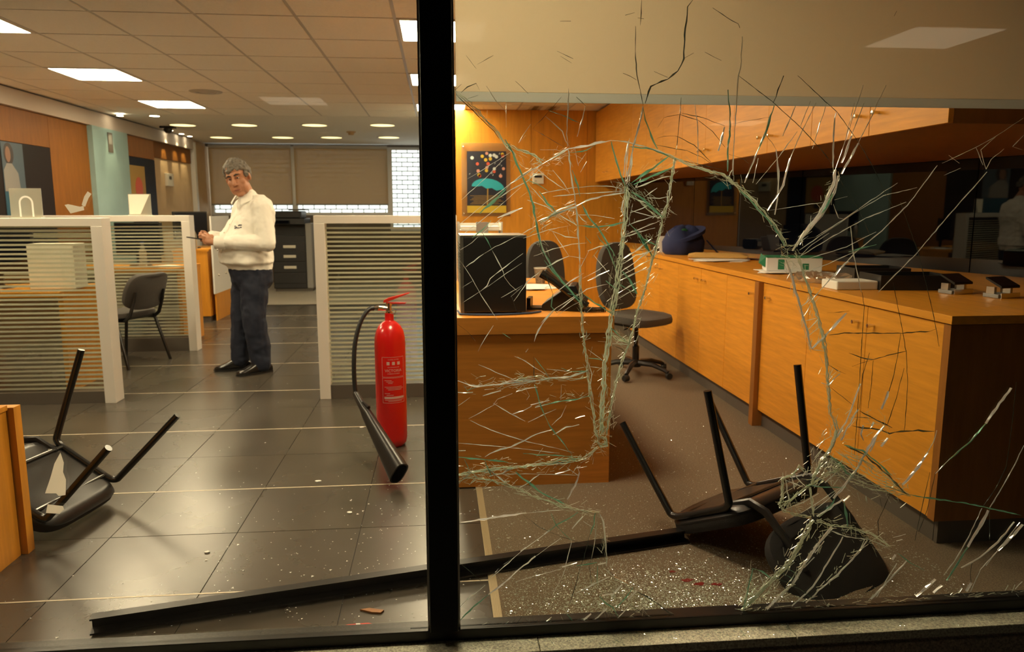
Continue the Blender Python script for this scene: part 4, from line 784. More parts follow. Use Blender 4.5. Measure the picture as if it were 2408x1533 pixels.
# collar: two pointed leaves round the neck
nk = HM @ Vector((0, .035, -.15)); fd = Vector((-.55, -.83, 0)).normalized(); sd_ = Vector((.83, -.55, 0))
for sg in (-1, 1):
    base = []; tip = []
    for k in range(9):
        a = math.radians(180 - 20 * k); dirv = fd * math.cos(a) + sd_ * (math.sin(a) * sg)
        hz = .045 * (.5 - .5 * math.cos(a)) ; base.append(Vector((.035, -.015, 1.455)) + dirv * .072 + Vector((0, 0, .012 + hz)))
        drop = .03 + .045 * (k / 8) ** 2; tip.append(Vector((.035, -.015, 1.455)) + dirv * (.090 + .016 * k / 8) + sd_ * sg * .018 * k / 8 + Vector((0, 0, .012 + hz - drop)))
    m = MB(); n = len(base); m.add(base + tip + [p + Vector((0, 0, -.005)) - fd * .004 for p in base] + [p + Vector((0, 0, -.004)) - fd * .006 for p in tip], [(i, i + 1, n + i + 1, n + i) for i in range(n - 1)] + [(2 * n + i, 2 * n + i + 1, 3 * n + i + 1, 3 * n + i) for i in range(n - 1)] + [(n + i, n + i + 1, 3 * n + i + 1, 3 * n + i) for i in range(n - 1)])
    obj('collar', m, 'shirt_white', shirt, smooth=True)
def front(u_, z, out=.0):                                # point on the shirt front, u_ metres towards his left
    a = u_ / .2; ctr = Vector((*cen(.03 if z < 1.15 else .0, .0 if z < 1.2 else .02), z)); A_ = .20 if z < 1.15 else .175
    return ctr + f2 * ((A_ + out) * math.cos(a)) + s2 * (.225 * math.sin(a))
def snap(u_, z, out):                                    # onto the cloth itself
    ok, loc, nrm, ix = shirt.closest_point_on_mesh(front(u_, z, .06)); return loc + nrm * out
obj('placket', MB().tube([snap(.035, 1.40 - .025 * k, .0) for k in range(18)], .0045, 8), 'shirt_white', shirt, smooth=True)
for z in (1.36, 1.27, 1.18, 1.02): obj('button', MB().ball(snap(.02, z, .002), .0055), 'offwhite', shirt, smooth=True)
for k in range(2):
    for i in range(5): obj('chest_lettering', MB().box(-.006, .006, -.003, .003, -.005, .005).xf(Matrix.Translation(snap(.11 + i * .014, 1.235 - k * .016, -.001))), 'ink', shirt)
tr = MB(); tr.loft([ring(cen(.005), .160, .195, .925), ring(cen(.005), .165, .20, .85), ring(cen(-.005), .160, .185, .76), ring(cen(-.01), .12, .15, .70)])
leg(tr, HIPN, KNN, ANN + Vector((-.01, -.01, -.002)), (.120, .102, .086)); leg(tr, HIPF, KNF, ANF + Vector((-.01, 0, -.005)), (.118, .100, .084))
tro = obj('trousers', tr, 'trousers_navy', man); baked(tro, [('REMESH', dict(mode='VOXEL', voxel_size=.0085)), ('SMOOTH', dict(factor=.6, iterations=5)), ('DISPLACE', dict(texture=CLOUD, strength=.032, mid_level=.5, texture_coords='LOCAL'))])
obj('belt', MB().loft([ring(cen(.005), .168, .203, .905), ring(cen(.005), .170, .205, .93)]), 'shoe_black', man, smooth=True)
def shoe(an, dv):
    d = Vector(dv).normalized(); w = Vector((-d.y, d.x, 0)); heel = Vector((an.x, an.y, 0)) - d * .075; m = MB(); rings = []
    for t_, wd, h_ in ((0, .030, .055), (.03, .040, .085), (.09, .044, .092), (.15, .046, .090), (.20, .050, .066), (.25, .048, .045), (.285, .036, .036), (.30, .014, .022)):
        c = heel + d * t_; rings.append([c + w * wd * math.copysign(abs(math.cos(a)) ** .6, math.cos(a)) + Vector((0, 0, h_ * (.5 + .5 * math.sin(a)) + .004)) for a in [2 * math.pi * i / 20 for i in range(20)]])
    s_ = obj('shoe', m.loft(rings), 'shoe_black', man, smooth=True); q = MB(); outl = []
    prof = [(0, .034), (.05, .045), (.12, .045), (.2, .053), (.26, .049), (.295, .03), (.308, .0)]
    outl = [(heel + d * t_ + w * wd)[:2] for t_, wd in prof] + [(heel + d * t_ - w * wd)[:2] for t_, wd in reversed(prof[:-1])]
    obj('sole', q.prism(outl, 0, .016), 'black_rubber', s_)
    for k in range(3): obj('lace', MB().tube([heel + d * (.15 + .018 * k) + w * .026 + Vector((0, 0, .086 - .010 * k)), heel + d * (.15 + .018 * k) - w * .026 + Vector((0, 0, .086 - .010 * k))], .003, 6), 'black_rubber', s_)
shoe(ANF, (-.95, -.22, 0)); shoe(ANN + Vector((0, -.01, 0)), (-.78, -.62, 0))
pm = Matrix.Translation(MAN + Vector((-.305, -.215, 1.125))) @ Matrix.Rotation(math.radians(28), 4, 'Z') @ Matrix.Rotation(math.radians(10), 4, 'Y')
mp = thing('mobile_phone', 'black mobile phone held in both hands of the man', 'phone', (0, 0, 0)); mp.matrix_world = pm
obj('case', B(-.075, .075, -.036, .036, -.005, .004), 'black_plastic', mp, bevel=.003); obj('screen', B(-.072, .072, -.033, .033, .0041, .0052), 'night_glass', mp)
# ------------------------------------------------------------------ shattered pane: outline with its hole, every traced crack a part
HOLE = [(1745, 1434), (1752, 1405), (1760, 1370), (1770, 1335), (1790, 1342), (1812, 1358), (1840, 1336), (1865, 1306), (1885, 1272), (1900, 1243), (1908, 1220), (1870, 1212), (1840, 1200), (1832, 1187), (1838, 1170), (1840, 1125), (1865, 1113), (1880, 1094), (1893, 1110), (1912, 1122), (1925, 1098), (1948, 1062), (1960, 1040), (1966, 1012), (1958, 985), (1952, 975), (1950, 930), (1945, 880), (1942, 840), (1909, 822), (1900, 790), (1888, 745), (1875, 700), (1862, 650), (1848, 612), (1836, 585), (1848, 578), (1830, 545), (1813, 518), (1793, 497), (1770, 470), (1742, 442), (1702, 412), (1660, 402), (1620, 388), (1588, 372),
        (1584, 384), (1576, 442), (1564, 504), (1556, 514), (1557, 524), (1542, 584), (1531, 622), (1517, 680), (1496, 740), (1484, 794), (1463, 848), (1448, 905), (1436, 956), (1426, 1019), (1430, 1038), (1424, 1051), (1405, 1050), (1392, 1064), (1372, 1082), (1362, 1112), (1350, 1146), (1334, 1174), (1345, 1195), (1380, 1202), (1408, 1205), (1419, 1225), (1422, 1251), (1424, 1282), (1427, 1312), (1426, 1335), (1445, 1356), (1478, 1372), (1500, 1392), (1535, 1412), (1564, 1432), (1586, 1447)]
hp = [on_pane(*p) for p in HOLE]; zb_ = .026
hp[0] = (hp[0][0], zb_); hp[-1] = (hp[-1][0], zb_)
outline = [(.052, zb_), (.052, 2.60), (3.93, 2.60), (3.93, zb_)] + hp
w2 = struct('window_2', MB().box(.046, 3.95, 2.255, 2.262, .0262, .0265), 'black_frame')
pane = obj('glass_pane', MB().prism(outline, GY - .005, GY + .005, 'y'), 'broken_glass', w2)
rc = random.Random(21)
def crack_mesh(mb, pts, w, rag=1.0, step=9, depth=.0052, yoff=0.0, tip=.35):
    P2 = [Vector(on_pane(*p)) for p in pts]; px = .00128; path = []
    for i in range(len(P2) - 1):
        a, b = P2[i], P2[i + 1]; L = (b - a).length; n = max(1, int(L / (step * px)))
        for k in range(n):
            q = a.lerp(b, k / n)
            if path or k: q = q + Vector((rc.gauss(0, 1), rc.gauss(0, 1))) * px * .9 * rag
            path.append(q)
    path.append(P2[-1]); n = len(path); rings = []
    for i, p in enumerate(path):
        d = (path[min(n - 1, i + 1)] - path[max(0, i - 1)]).normalized(); nr = Vector((-d.y, d.x))
        end = min(1.0, tip + min(i, n - 1 - i) / 3.0); hw = w * px * .5 * end * rc.uniform(.45, 1.5)
        tw = rc.uniform(-.6, .6) * hw; y = GY + yoff
        rings.append([(p.x + nr.x * (hw + tw * .3), y - depth * rc.uniform(.3, .9), p.y + nr.y * (hw + tw * .3)), (p.x + nr.x * hw * rc.uniform(-.2, .2), y - depth, p.y + nr.y * hw * rc.uniform(-.2, .2)), (p.x - nr.x * hw, y - depth * rc.uniform(.2, .8), p.y - nr.y * hw), (p.x - nr.x * hw * .6 + nr.x * tw, y + depth, p.y - nr.y * hw * .6 + nr.y * tw)])
    return mb.loft(rings)
KM = {'w': 'crack_white', 'g': 'crack_green', 'd': 'crack_dark', 'o': 'crushed'}
def splinters(mb, pts, spread, n, lmin=6, lmax=26, w=.60, along=.74):
    n = int(n * .5)
    P2 = [Vector(p) for p in pts]; seg = [(P2[i + 1] - P2[i]).length for i in range(len(P2) - 1)]; tot = sum(seg)
    for _ in range(n):
        t_ = rc.uniform(0, tot); i = 0
        while t_ > seg[i] and i < len(seg) - 1: t_ -= seg[i]; i += 1
        p = P2[i].lerp(P2[i + 1], t_ / seg[i]); d = (P2[i + 1] - P2[i]).normalized(); nr = Vector((-d.y, d.x))
        q = p + nr * rc.gauss(0, spread * .5); a = math.atan2(d.y, d.x) + rc.gauss(0, 1) * (1 - along) * 2.0 + (math.pi if rc.random() < .5 else 0)
        l = rc.uniform(lmin, lmax); e = q + Vector((math.cos(a), math.sin(a))) * l
        m_ = q.lerp(e, rc.uniform(.3, .6)); crack_mesh(mb, [q, m_, e], w * rc.uniform(.5, 1.6) * 2.2, .15, 40, .0016, rc.uniform(-.004, .004), .05)
CR = [
 # --- diagonal band top left, down to the desk
 (5, 'o', [(1070, 213), (1092, 233), (1120, 258), (1140, 281), (1160, 300), (1180, 328), (1200, 352), (1213, 366)]), (3, 'd', [(1072, 222), (1100, 248), (1135, 284), (1162, 308), (1178, 332)]),
 (4, 'g', [(1188, 328), (1205, 360), (1215, 385), (1228, 412), (1240, 442), (1250, 470), (1260, 515), (1268, 560), (1276, 590)]), (4, 'g', [(1276, 590), (1290, 612), (1305, 640), (1322, 662), (1345, 688), (1372, 722)]),
 (3, 'w', [(1255, 490), (1262, 525), (1272, 572), (1285, 606), (1300, 636)]),
 (5, 'o', [(1200, 342), (1218, 352), (1240, 358), (1262, 368), (1275, 386)]), (5, 'w', [(1275, 386), (1300, 372), (1335, 350), (1365, 346), (1400, 338), (1437, 330)]), (3, 'w', [(1437, 330), (1470, 333), (1500, 342), (1540, 352), (1575, 365), (1600, 378)]), (3, 'g', [(1480, 345), (1520, 348), (1560, 362), (1590, 376)]),
 (4, 'w', [(1275, 386), (1250, 400), (1232, 412), (1212, 425), (1190, 440)]), (2, 'w', [(1276, 392), (1240, 425), (1200, 447), (1165, 470)]),
 (3, 'g', [(1400, 340), (1380, 352), (1340, 360)]), (2, 'g', [(1210, 345), (1250, 362), (1280, 378)]),
 # --- star node in the middle
 (4, 'g', [(1437, 332), (1445, 365), (1455, 400), (1470, 438)]), (4, 'w', [(1512, 250), (1505, 285), (1492, 330), (1482, 380), (1474, 432)]), (3, 'w', [(1497, 318), (1487, 360), (1480, 425)]), (2, 'w', [(1480, 325), (1474, 380), (1470, 430)]), (3, 'w', [(1478, 330), (1470, 372), (1466, 415)]),
 (4, 'w', [(1472, 452), (1430, 458), (1390, 468), (1350, 486), (1300, 505), (1265, 520)]), (2, 'w', [(1470, 446), (1440, 438), (1400, 437), (1340, 442), (1272, 456)]), (2, 'w', [(1470, 449), (1420, 452), (1360, 456), (1300, 462)]),
 (5, 'g', [(1485, 430), (1510, 412), (1535, 396), (1572, 368)]), (5, 'g', [(1490, 434), (1530, 416), (1562, 402), (1582, 394)]), (4, 'w', [(1492, 442), (1530, 428), (1555, 418), (1576, 414)]), (6, 'g', [(1485, 452), (1512, 468), (1538, 494), (1560, 512)]), (4, 'o', [(1480, 458), (1505, 476), (1532, 500), (1550, 514)]), (3, 'w', [(1480, 462), (1510, 474), (1530, 482)]),
 (3, 'w', [(1517, 462), (1545, 442)]), (3, 'w', [(1522, 465), (1550, 466), (1572, 462)]), (3, 'w', [(1482, 500), (1510, 490), (1530, 480)]), (2, 'w', [(1485, 495), (1530, 508), (1555, 512)]),
 (9, 'o', [(1473, 440), (1473, 455), (1471, 500), (1469, 522), (1464, 566), (1458, 610)]), (12, 'o', [(1458, 608), (1455, 625), (1451, 671), (1445, 705), (1439, 731)]), (10, 'o', [(1439, 731), (1435, 765), (1431, 800), (1426, 830), (1422, 860), (1419, 900), (1416, 950), (1413, 1022)]), (4, 'w', [(1466, 470), (1462, 492), (1468, 510)]),
 (5, 'o', [(1588, 372), (1584, 388), (1576, 442), (1568, 482), (1562, 505), (1556, 513), (1557, 524)]), (5, 'o', [(1557, 524), (1542, 584), (1531, 622), (1517, 680), (1496, 740), (1484, 794), (1463, 848), (1448, 905), (1436, 956), (1426, 1019)]),
 (5, 'o', [(1363, 622), (1364, 660), (1366, 712), (1369, 770), (1377, 830), (1385, 905), (1394, 965), (1402, 1019), (1408, 1036)]), (3, 'w', [(1335, 350), (1342, 400), (1347, 436), (1353, 474), (1358, 530), (1362, 580), (1364, 622)]), (2, 'w', [(1382, 848), (1392, 880), (1388, 910), (1396, 940)]),
 (7, 'o', [(1400, 1035), (1412, 1046), (1428, 1040)]), (6, 'o', [(1410, 1026), (1424, 1032), (1428, 1048), (1412, 1050)]),
 (3, 'g', [(1480, 525), (1505, 552), (1524, 586), (1536, 604)]), (5, 'g', [(1492, 540), (1515, 570), (1532, 602)]), (4, 'w', [(1470, 552), (1500, 540), (1530, 528), (1552, 518)]), (3, 'w', [(1458, 560), (1500, 546), (1540, 536)]), (3, 'g', [(1500, 556), (1525, 566), (1545, 578)]), (5, 'g', [(1460, 634), (1480, 656), (1498, 690)]), (2, 'g', [(1445, 660), (1475, 680), (1500, 692)]), (3, 'g', [(1425, 660), (1445, 676), (1455, 680)]),
 (6, 'o', [(1436, 786), (1458, 800), (1482, 808)]), (4, 'g', [(1436, 770), (1455, 790), (1470, 800)]), (2, 'd', [(1440, 812), (1462, 820), (1472, 832)]), (3, 'w', [(1440, 808), (1476, 810)]), (2, 'w', [(1383, 822), (1400, 834), (1420, 850)]), (3, 'g', [(1385, 842), (1405, 845), (1418, 848)]), (2, 'w', [(1386, 862), (1416, 866)]),
 # --- lines over the desk
 (5, 'w', [(1073, 893), (1090, 900), (1120, 908), (1160, 905), (1200, 900), (1250, 895), (1290, 890), (1340, 885), (1382, 872)]), (4, 'o', [(1215, 893), (1258, 884), (1300, 890), (1350, 892), (1384, 886)]), (5, 'w', [(1073, 922), (1090, 922), (1112, 922)]), (3, 'g', [(1090, 905), (1098, 918), (1120, 910)]), (4, 'w', [(1188, 898), (1225, 893), (1258, 890)]), (3, 'w', [(1205, 906), (1235, 900), (1260, 896)]), (3, 'g', [(1320, 865), (1340, 874), (1382, 872)]), (3, 'w', [(1340, 888), (1384, 868)]),
 (3, 'w', [(1135, 931), (1158, 924), (1178, 918)]), (4, 'w', [(1214, 920), (1238, 914), (1264, 910)]), (4, 'w', [(1248, 952), (1268, 946), (1290, 942)]), (3, 'g', [(1280, 952), (1320, 942), (1350, 940), (1388, 930)]), (2, 'w', [(1330, 946), (1360, 938), (1388, 922)]), (1.5, 'w', [(1320, 905), (1319, 940)]), (3, 'w', [(1258, 958), (1280, 952), (1300, 948)]),
 (2, 'd', [(1255, 838), (1256, 880), (1258, 905)]), (4, 'g', [(1257, 905), (1264, 930), (1272, 955), (1280, 975)]), (3, 'g', [(1280, 975), (1292, 1000), (1300, 1012), (1320, 1035), (1345, 1068)]), (3, 'g', [(1258, 842), (1275, 862), (1290, 886)]), (1.5, 'w', [(1216, 838), (1255, 862), (1292, 886)]), (1.5, 'w', [(1125, 857), (1165, 874), (1210, 893)]), (1.5, 'w', [(1286, 868), (1330, 873)]),
 (1.5, 'w', [(1073, 957), (1105, 935)]), (1.5, 'w', [(1102, 985), (1130, 970), (1170, 948)]), (1.5, 'w', [(1160, 952), (1170, 938), (1205, 925)]), (1.5, 'w', [(1105, 988), (1140, 1005), (1180, 1020), (1240, 1038), (1300, 1052), (1350, 1064)]), (3, 'w', [(1140, 1074), (1165, 1060), (1200, 1050), (1232, 1036), (1262, 1020), (1300, 1010)]), (3, 'w', [(1204, 974), (1230, 964), (1250, 955)]), (2, 'w', [(1242, 993), (1275, 976), (1308, 962)]), (2, 'w', [(1298, 1000), (1320, 980), (1332, 954)]), (3, 'w', [(1300, 1022), (1330, 1005), (1362, 998)]), (5, 'w', [(1352, 984), (1375, 977)]), (2, 'w', [(1160, 948), (1200, 972), (1235, 990)]), (1.5, 'w', [(1230, 905), (1245, 930), (1238, 940)]),
 (1.5, 'w', [(1076, 1042), (1150, 1048), (1230, 1056), (1316, 1066)]), (3, 'g', [(1230, 1066), (1290, 1070), (1345, 1073)]), (3, 'w', [(1074, 1060), (1095, 1059)]),
 # --- bands under the desk front
 (4, 'g', [(1076, 1074), (1120, 1078), (1160, 1082), (1195, 1087)]), (8, 'o', [(1076, 1117), (1100, 1111), (1140, 1106), (1180, 1101), (1220, 1098), (1270, 1091), (1320, 1087), (1365, 1080)]), (6, 'o', [(1300, 1086), (1340, 1078), (1372, 1078), (1392, 1064), (1404, 1052)]), (3, 'd', [(1270, 1094), (1310, 1088), (1350, 1086)]),
 (5, 'o', [(1076, 1132), (1100, 1122), (1150, 1128), (1190, 1140), (1220, 1150), (1250, 1165), (1290, 1178), (1320, 1190), (1345, 1195)]), (4, 'o', [(1345, 1195), (1380, 1203), (1410, 1205)]), (5, 'g', [(1212, 1108), (1240, 1132), (1265, 1152), (1300, 1172), (1330, 1186)]), (3, 'w', [(1222, 1146), (1245, 1132), (1268, 1116)]), (5, 'w', [(1305, 1114), (1340, 1104)]), (1.5, 'w', [(1160, 1114), (1260, 1114), (1356, 1117)]), (4, 'w', [(1358, 1098), (1362, 1112), (1352, 1142), (1334, 1174)]), (3, 'w', [(1334, 1100), (1360, 1118)]), (3, 'g', [(1140, 1082), (1150, 1106), (1156, 1120)]), (3, 'g', [(1092, 1080), (1104, 1106)]), (4, 'o', [(1100, 1108), (1120, 1122), (1108, 1136)]), (4, 'w', [(1150, 1120), (1180, 1112), (1205, 1102)]), (3, 'w', [(1150, 1104), (1185, 1132), (1210, 1146)]), (3, 'w', [(1076, 1140), (1098, 1118), (1112, 1104)]),
 (6, 'w', [(1083, 1228), (1115, 1223), (1150, 1218), (1185, 1213), (1210, 1209), (1238, 1206)]), (1.5, 'w', [(1238, 1206), (1300, 1200), (1372, 1198)]),
 # --- lower left, over the strip and carpet
 (2, 'w', [(1078, 1431), (1105, 1404), (1127, 1388), (1141, 1376)]), (3, 'g', [(1078, 1462), (1113, 1426), (1148, 1398)]), (4, 'w', [(1148, 1398), (1188, 1367), (1221, 1336), (1259, 1308)]), (1.5, 'w', [(1259, 1308), (1319, 1265)]), (2, 'w', [(1150, 1362), (1205, 1314), (1233, 1290), (1259, 1272), (1288, 1250)]), (4, 'g', [(1288, 1250), (1309, 1234), (1335, 1220), (1359, 1204)]), (5, 'w', [(1224, 1296), (1236, 1287)]), (5, 'w', [(1280, 1256), (1292, 1247)]), (2, 'g', [(1295, 1204), (1307, 1234), (1330, 1258), (1345, 1270)]), (3, 'w', [(1371, 1214), (1358, 1228), (1345, 1243)]), (1.5, 'd', [(1230, 1210), (1270, 1240), (1320, 1262), (1380, 1280), (1415, 1290)]),
 (3, 'w', [(1408, 1205), (1419, 1225), (1422, 1251), (1424, 1282), (1427, 1312), (1426, 1330)]), (3, 'g', [(1400, 1206), (1397, 1232), (1388, 1256)]), (1.5, 'd', [(1388, 1256), (1373, 1312), (1363, 1341), (1356, 1369), (1347, 1398), (1340, 1421)]), (1.5, 'w', [(1404, 1227), (1399, 1270), (1390, 1320)]), (5, 'w', [(1321, 1333), (1340, 1328), (1356, 1322)]), (4, 'g', [(1356, 1330), (1380, 1326), (1404, 1322)]), (5, 'w', [(1406, 1327), (1425, 1323)]), (3, 'g', [(1405, 1331), (1404, 1350), (1404, 1372)]), (1.5, 'w', [(1212, 1369), (1260, 1354), (1321, 1338)]), (3, 'w', [(1354, 1394), (1395, 1374), (1434, 1355)]), (1.5, 'w', [(1299, 1400), (1325, 1350), (1345, 1270)]), (1.5, 'd', [(1392, 1380), (1386, 1330), (1392, 1300)]), (3, 'w', [(1405, 1288), (1416, 1300)]), (2, 'w', [(1372, 1226), (1400, 1245)]),
 (4, 'w', [(1363, 1464), (1378, 1452), (1390, 1443)]), (4, 'w', [(1387, 1462), (1404, 1450), (1420, 1438), (1428, 1430)]), (3, 'w', [(1449, 1458), (1465, 1440), (1478, 1426)]), (5, 'w', [(1437, 1402), (1450, 1388), (1463, 1374)]), (5, 'w', [(1477, 1410), (1488, 1398), (1496, 1390)]), (3, 'g', [(1449, 1429), (1470, 1405), (1489, 1381)]), (3, 'd', [(1498, 1391), (1532, 1410), (1562, 1431), (1580, 1447)]), (2, 'd', [(1480, 1420), (1503, 1436), (1527, 1452)]), (1.5, 'd', [(1148, 1460), (1160, 1474)]), (1.5, 'd', [(1191, 1476), (1212, 1455)]), (1.5, 'd', [(1212, 1473), (1229, 1447)]), (1.5, 'd', [(1233, 1455), (1255, 1471)]), (2, 'd', [(1252, 1472), (1264, 1457)]), (3, 'g', [(1333, 1443), (1349, 1464)]), (2, 'd', [(1078, 1320), (1105, 1342), (1130, 1364)]), (3, 'o', [(1080, 1478), (1200, 1474), (1330, 1466), (1450, 1458), (1580, 1450)]), (4, 'w', [(1416, 1400), (1440, 1396)]), (4, 'g', [(1410, 1402), (1425, 1418), (1440, 1428), (1452, 1448)]), (2, 'w', [(1500, 1440), (1525, 1412)]), (2, 'w', [(1420, 1336), (1445, 1358), (1476, 1374)]),
 # --- over poster, tower and phone
 (5, 'g', [(1128, 502), (1150, 482), (1172, 462), (1190, 444)]), (1.5, 'w', [(1190, 444), (1222, 414), (1250, 395)]), (1.5, 'w', [(1078, 530), (1140, 478), (1200, 432), (1240, 402)]), (1.2, 'w', [(1085, 470), (1140, 420), (1190, 370)]), (1.2, 'w', [(1100, 420), (1150, 390), (1205, 355)]), (1.2, 'w', [(1076, 560), (1130, 520), (1180, 480), (1225, 440)]), (5, 'w', [(1170, 512), (1200, 500), (1228, 489)]), (3, 'g', [(1110, 560), (1135, 540), (1155, 518)]), (1.5, 'w', [(1076, 592), (1110, 570), (1135, 548), (1165, 524), (1195, 500)]), (2, 'g', [(1133, 545), (1146, 566), (1158, 590)]), (2, 'w', [(1158, 590), (1165, 602), (1184, 640), (1186, 652), (1200, 670), (1215, 683)]), (2, 'w', [(1075, 604), (1095, 632), (1112, 658), (1125, 682), (1140, 708), (1158, 735), (1170, 752)]), (3, 'w', [(1095, 628), (1115, 614), (1137, 597)]), (1.5, 'w', [(1137, 597), (1165, 580), (1230, 548), (1262, 530)]), (2, 'w', [(1130, 685), (1145, 672), (1152, 655), (1165, 645), (1200, 618), (1230, 596)]), (1.2, 'w', [(1085, 714), (1130, 685), (1180, 650), (1228, 618)]), (2, 'w', [(1086, 676), (1112, 660)]), (2, 'w', [(1208, 708), (1225, 684), (1240, 662), (1275, 634)]), (1.2, 'w', [(1200, 698), (1228, 674)]), (1.5, 'w', [(1178, 700), (1200, 688), (1230, 670)]), (1.5, 'd', [(1198, 680), (1208, 710), (1216, 735)]),
 (2, 'w', [(1255, 602), (1300, 586), (1345, 574), (1380, 571)]), (3, 'w', [(1283, 628), (1310, 615), (1338, 602)]), (1.5, 'w', [(1338, 602), (1372, 608)]), (1.5, 'w', [(1240, 430), (1285, 480), (1310, 510)]), (1.5, 'w', [(1300, 545), (1320, 575), (1338, 602)]), (3, 'g', [(1242, 552), (1262, 538)]), (2, 'w', [(1270, 540), (1298, 522)]), (2, 'w', [(1290, 540), (1330, 556), (1362, 560)]), (1.5, 'w', [(1230, 560), (1290, 540), (1340, 530)]),
 (5, 'o', [(1268, 522), (1290, 512), (1310, 502), (1325, 492)]), (4, 'w', [(1310, 502), (1335, 516), (1356, 530)]), (4, 'g', [(1356, 530), (1400, 534), (1440, 530), (1468, 522)]), (4, 'g', [(1268, 450), (1288, 478), (1308, 500)]), (3, 'w', [(1270, 528), (1298, 506), (1320, 490), (1355, 478)]), (4, 'g', [(1366, 476), (1383, 509), (1406, 535), (1428, 571), (1446, 602)]), (3, 'g', [(1404, 552), (1430, 588), (1452, 640)]), (3, 'g', [(1376, 556), (1390, 572)]), (3, 'w', [(1356, 500), (1370, 516), (1380, 524)]), (1.5, 'w', [(1360, 505), (1400, 506), (1445, 514)]), (3, 'w', [(1404, 548), (1420, 538)]),
 (3, 'g', [(1280, 612), (1300, 638), (1318, 660)]), (3, 'g', [(1300, 690), (1296, 720), (1310, 736)]), (2, 'd', [(1281, 632), (1290, 665), (1300, 690)]), (2, 'w', [(1300, 692), (1340, 662), (1372, 642)]), (4, 'w', [(1382, 660), (1405, 648), (1432, 636)]), (2, 'w', [(1308, 735), (1345, 705), (1380, 680), (1430, 668)]), (2, 'w', [(1272, 760), (1300, 730), (1362, 690)]), (2, 'w', [(1310, 742), (1335, 724), (1362, 710)]), (4, 'g', [(1335, 690), (1352, 694), (1366, 704)]), (3, 'g', [(1372, 692), (1400, 712), (1440, 738)]), (2, 'w', [(1376, 738), (1398, 716)]), (3, 'w', [(1256, 803), (1266, 776), (1284, 748), (1306, 726)]), (2, 'w', [(1396, 600), (1420, 630), (1440, 655)]), (1.5, 'w', [(1385, 590), (1362, 635)]), (3, 'w', [(1382, 590), (1410, 580), (1440, 572)]), (3, 'g', [(1392, 606), (1406, 588)]), (1.2, 'w', [(1370, 655), (1400, 640), (1430, 618)]), (1.5, 'd', [(1072, 760), (1100, 780), (1118, 802)]), (1.5, 'w', [(1124, 826), (1140, 795), (1160, 765)]), (2, 'g', [(1180, 782), (1200, 795)]), (1.5, 'w', [(1210, 838), (1240, 850)]), (3, 'w', [(1236, 828), (1242, 820)]),
 # --- up through the blind
 (2, 'd', [(1508, 0), (1507, 30), (1505, 60)]), (2, 'd', [(1494, 62), (1494, 137), (1497, 176), (1505, 212), (1512, 248)]), (4, 'd', [(1629, 0), (1617, 16), (1614, 50), (1611, 81), (1608, 137), (1595, 166), (1569, 186), (1530, 202), (1517, 243)]), (2, 'd', [(1465, 172), (1480, 178), (1497, 188)]), (2, 'd', [(1538, 168), (1570, 182)]), (2, 'd', [(1608, 137), (1632, 124)]), (4, 'g', [(1512, 252), (1518, 282), (1530, 318), (1546, 350)]), (1.5, 'd', [(1675, 19), (1710, 42), (1734, 57), (1739, 66)]), (1.5, 'd', [(1658, 122), (1680, 134), (1697, 142)]), (2.5, 'w', [(1746, 86), (1741, 158), (1736, 176), (1732, 248), (1728, 302), (1725, 360), (1724, 413)]), (1.5, 'd', [(1737, 178), (1775, 208), (1815, 238), (1878, 295), (1929, 349), (1956, 386)]), (4, 'd', [(1843, 178), (1830, 212), (1818, 242)]), (1.5, 'd', [(1875, 178), (1922, 222), (1969, 265), (2016, 332), (2050, 389), (2076, 443), (2103, 493)]), (4, 'g', [(1821, 248), (1801, 309), (1781, 356)]), (3, 'w', [(1781, 356), (1765, 395), (1751, 430)]), (5, 'w', [(1803, 306), (1795, 322), (1790, 335)]), (3, 'g', [(1712, 211), (1717, 268), (1716, 319), (1711, 345), (1711, 403)]), (5, 'w', [(1704, 299), (1697, 325), (1689, 355)]), (5, 'w', [(1716, 330), (1710, 348)]),
 (3, 'w', [(1966, 265), (1961, 302), (1959, 345), (1959, 393)]), (1.5, 'w', [(2009, 242), (1986, 336), (1964, 399)]), (5, 'w', [(2003, 319), (1992, 350), (1979, 383)]), (1.2, 'w', [(2033, 242), (2003, 318)]), (1.5, 'w', [(2063, 245), (2016, 339), (1986, 390)]), (4, 'w', [(2019, 336), (2000, 372), (1979, 409)]), (7, 'w', [(1964, 399), (1959, 436), (1942, 470), (1929, 500), (1905, 530), (1880, 565), (1864, 590)]), (5, 'w', [(1971, 413), (1962, 453), (1939, 497), (1915, 528), (1890, 556)]), (5, 'g', [(1958, 455), (1940, 490), (1922, 512)]), (1.5, 'w', [(1919, 242), (1880, 320), (1858, 372)]), (4, 'w', [(1858, 372), (1848, 405), (1842, 436), (1824, 465), (1805, 495)]), (1.5, 'w', [(1905, 238), (1880, 300)]), (1.5, 'w', [(1875, 309), (1831, 369), (1778, 433)]), (3, 'w', [(1825, 352), (1830, 400), (1831, 430), (1828, 470), (1822, 505)]), (2, 'w', [(1783, 372), (1770, 430)]), (1.2, 'w', [(1805, 495), (1870, 486), (1935, 476)]), (1.5, 'w', [(1960, 480), (1972, 512), (1982, 514)]), (1.5, 'w', [(1962, 470), (1992, 462)]), (2.5, 'w', [(1870, 250), (1840, 320)]),
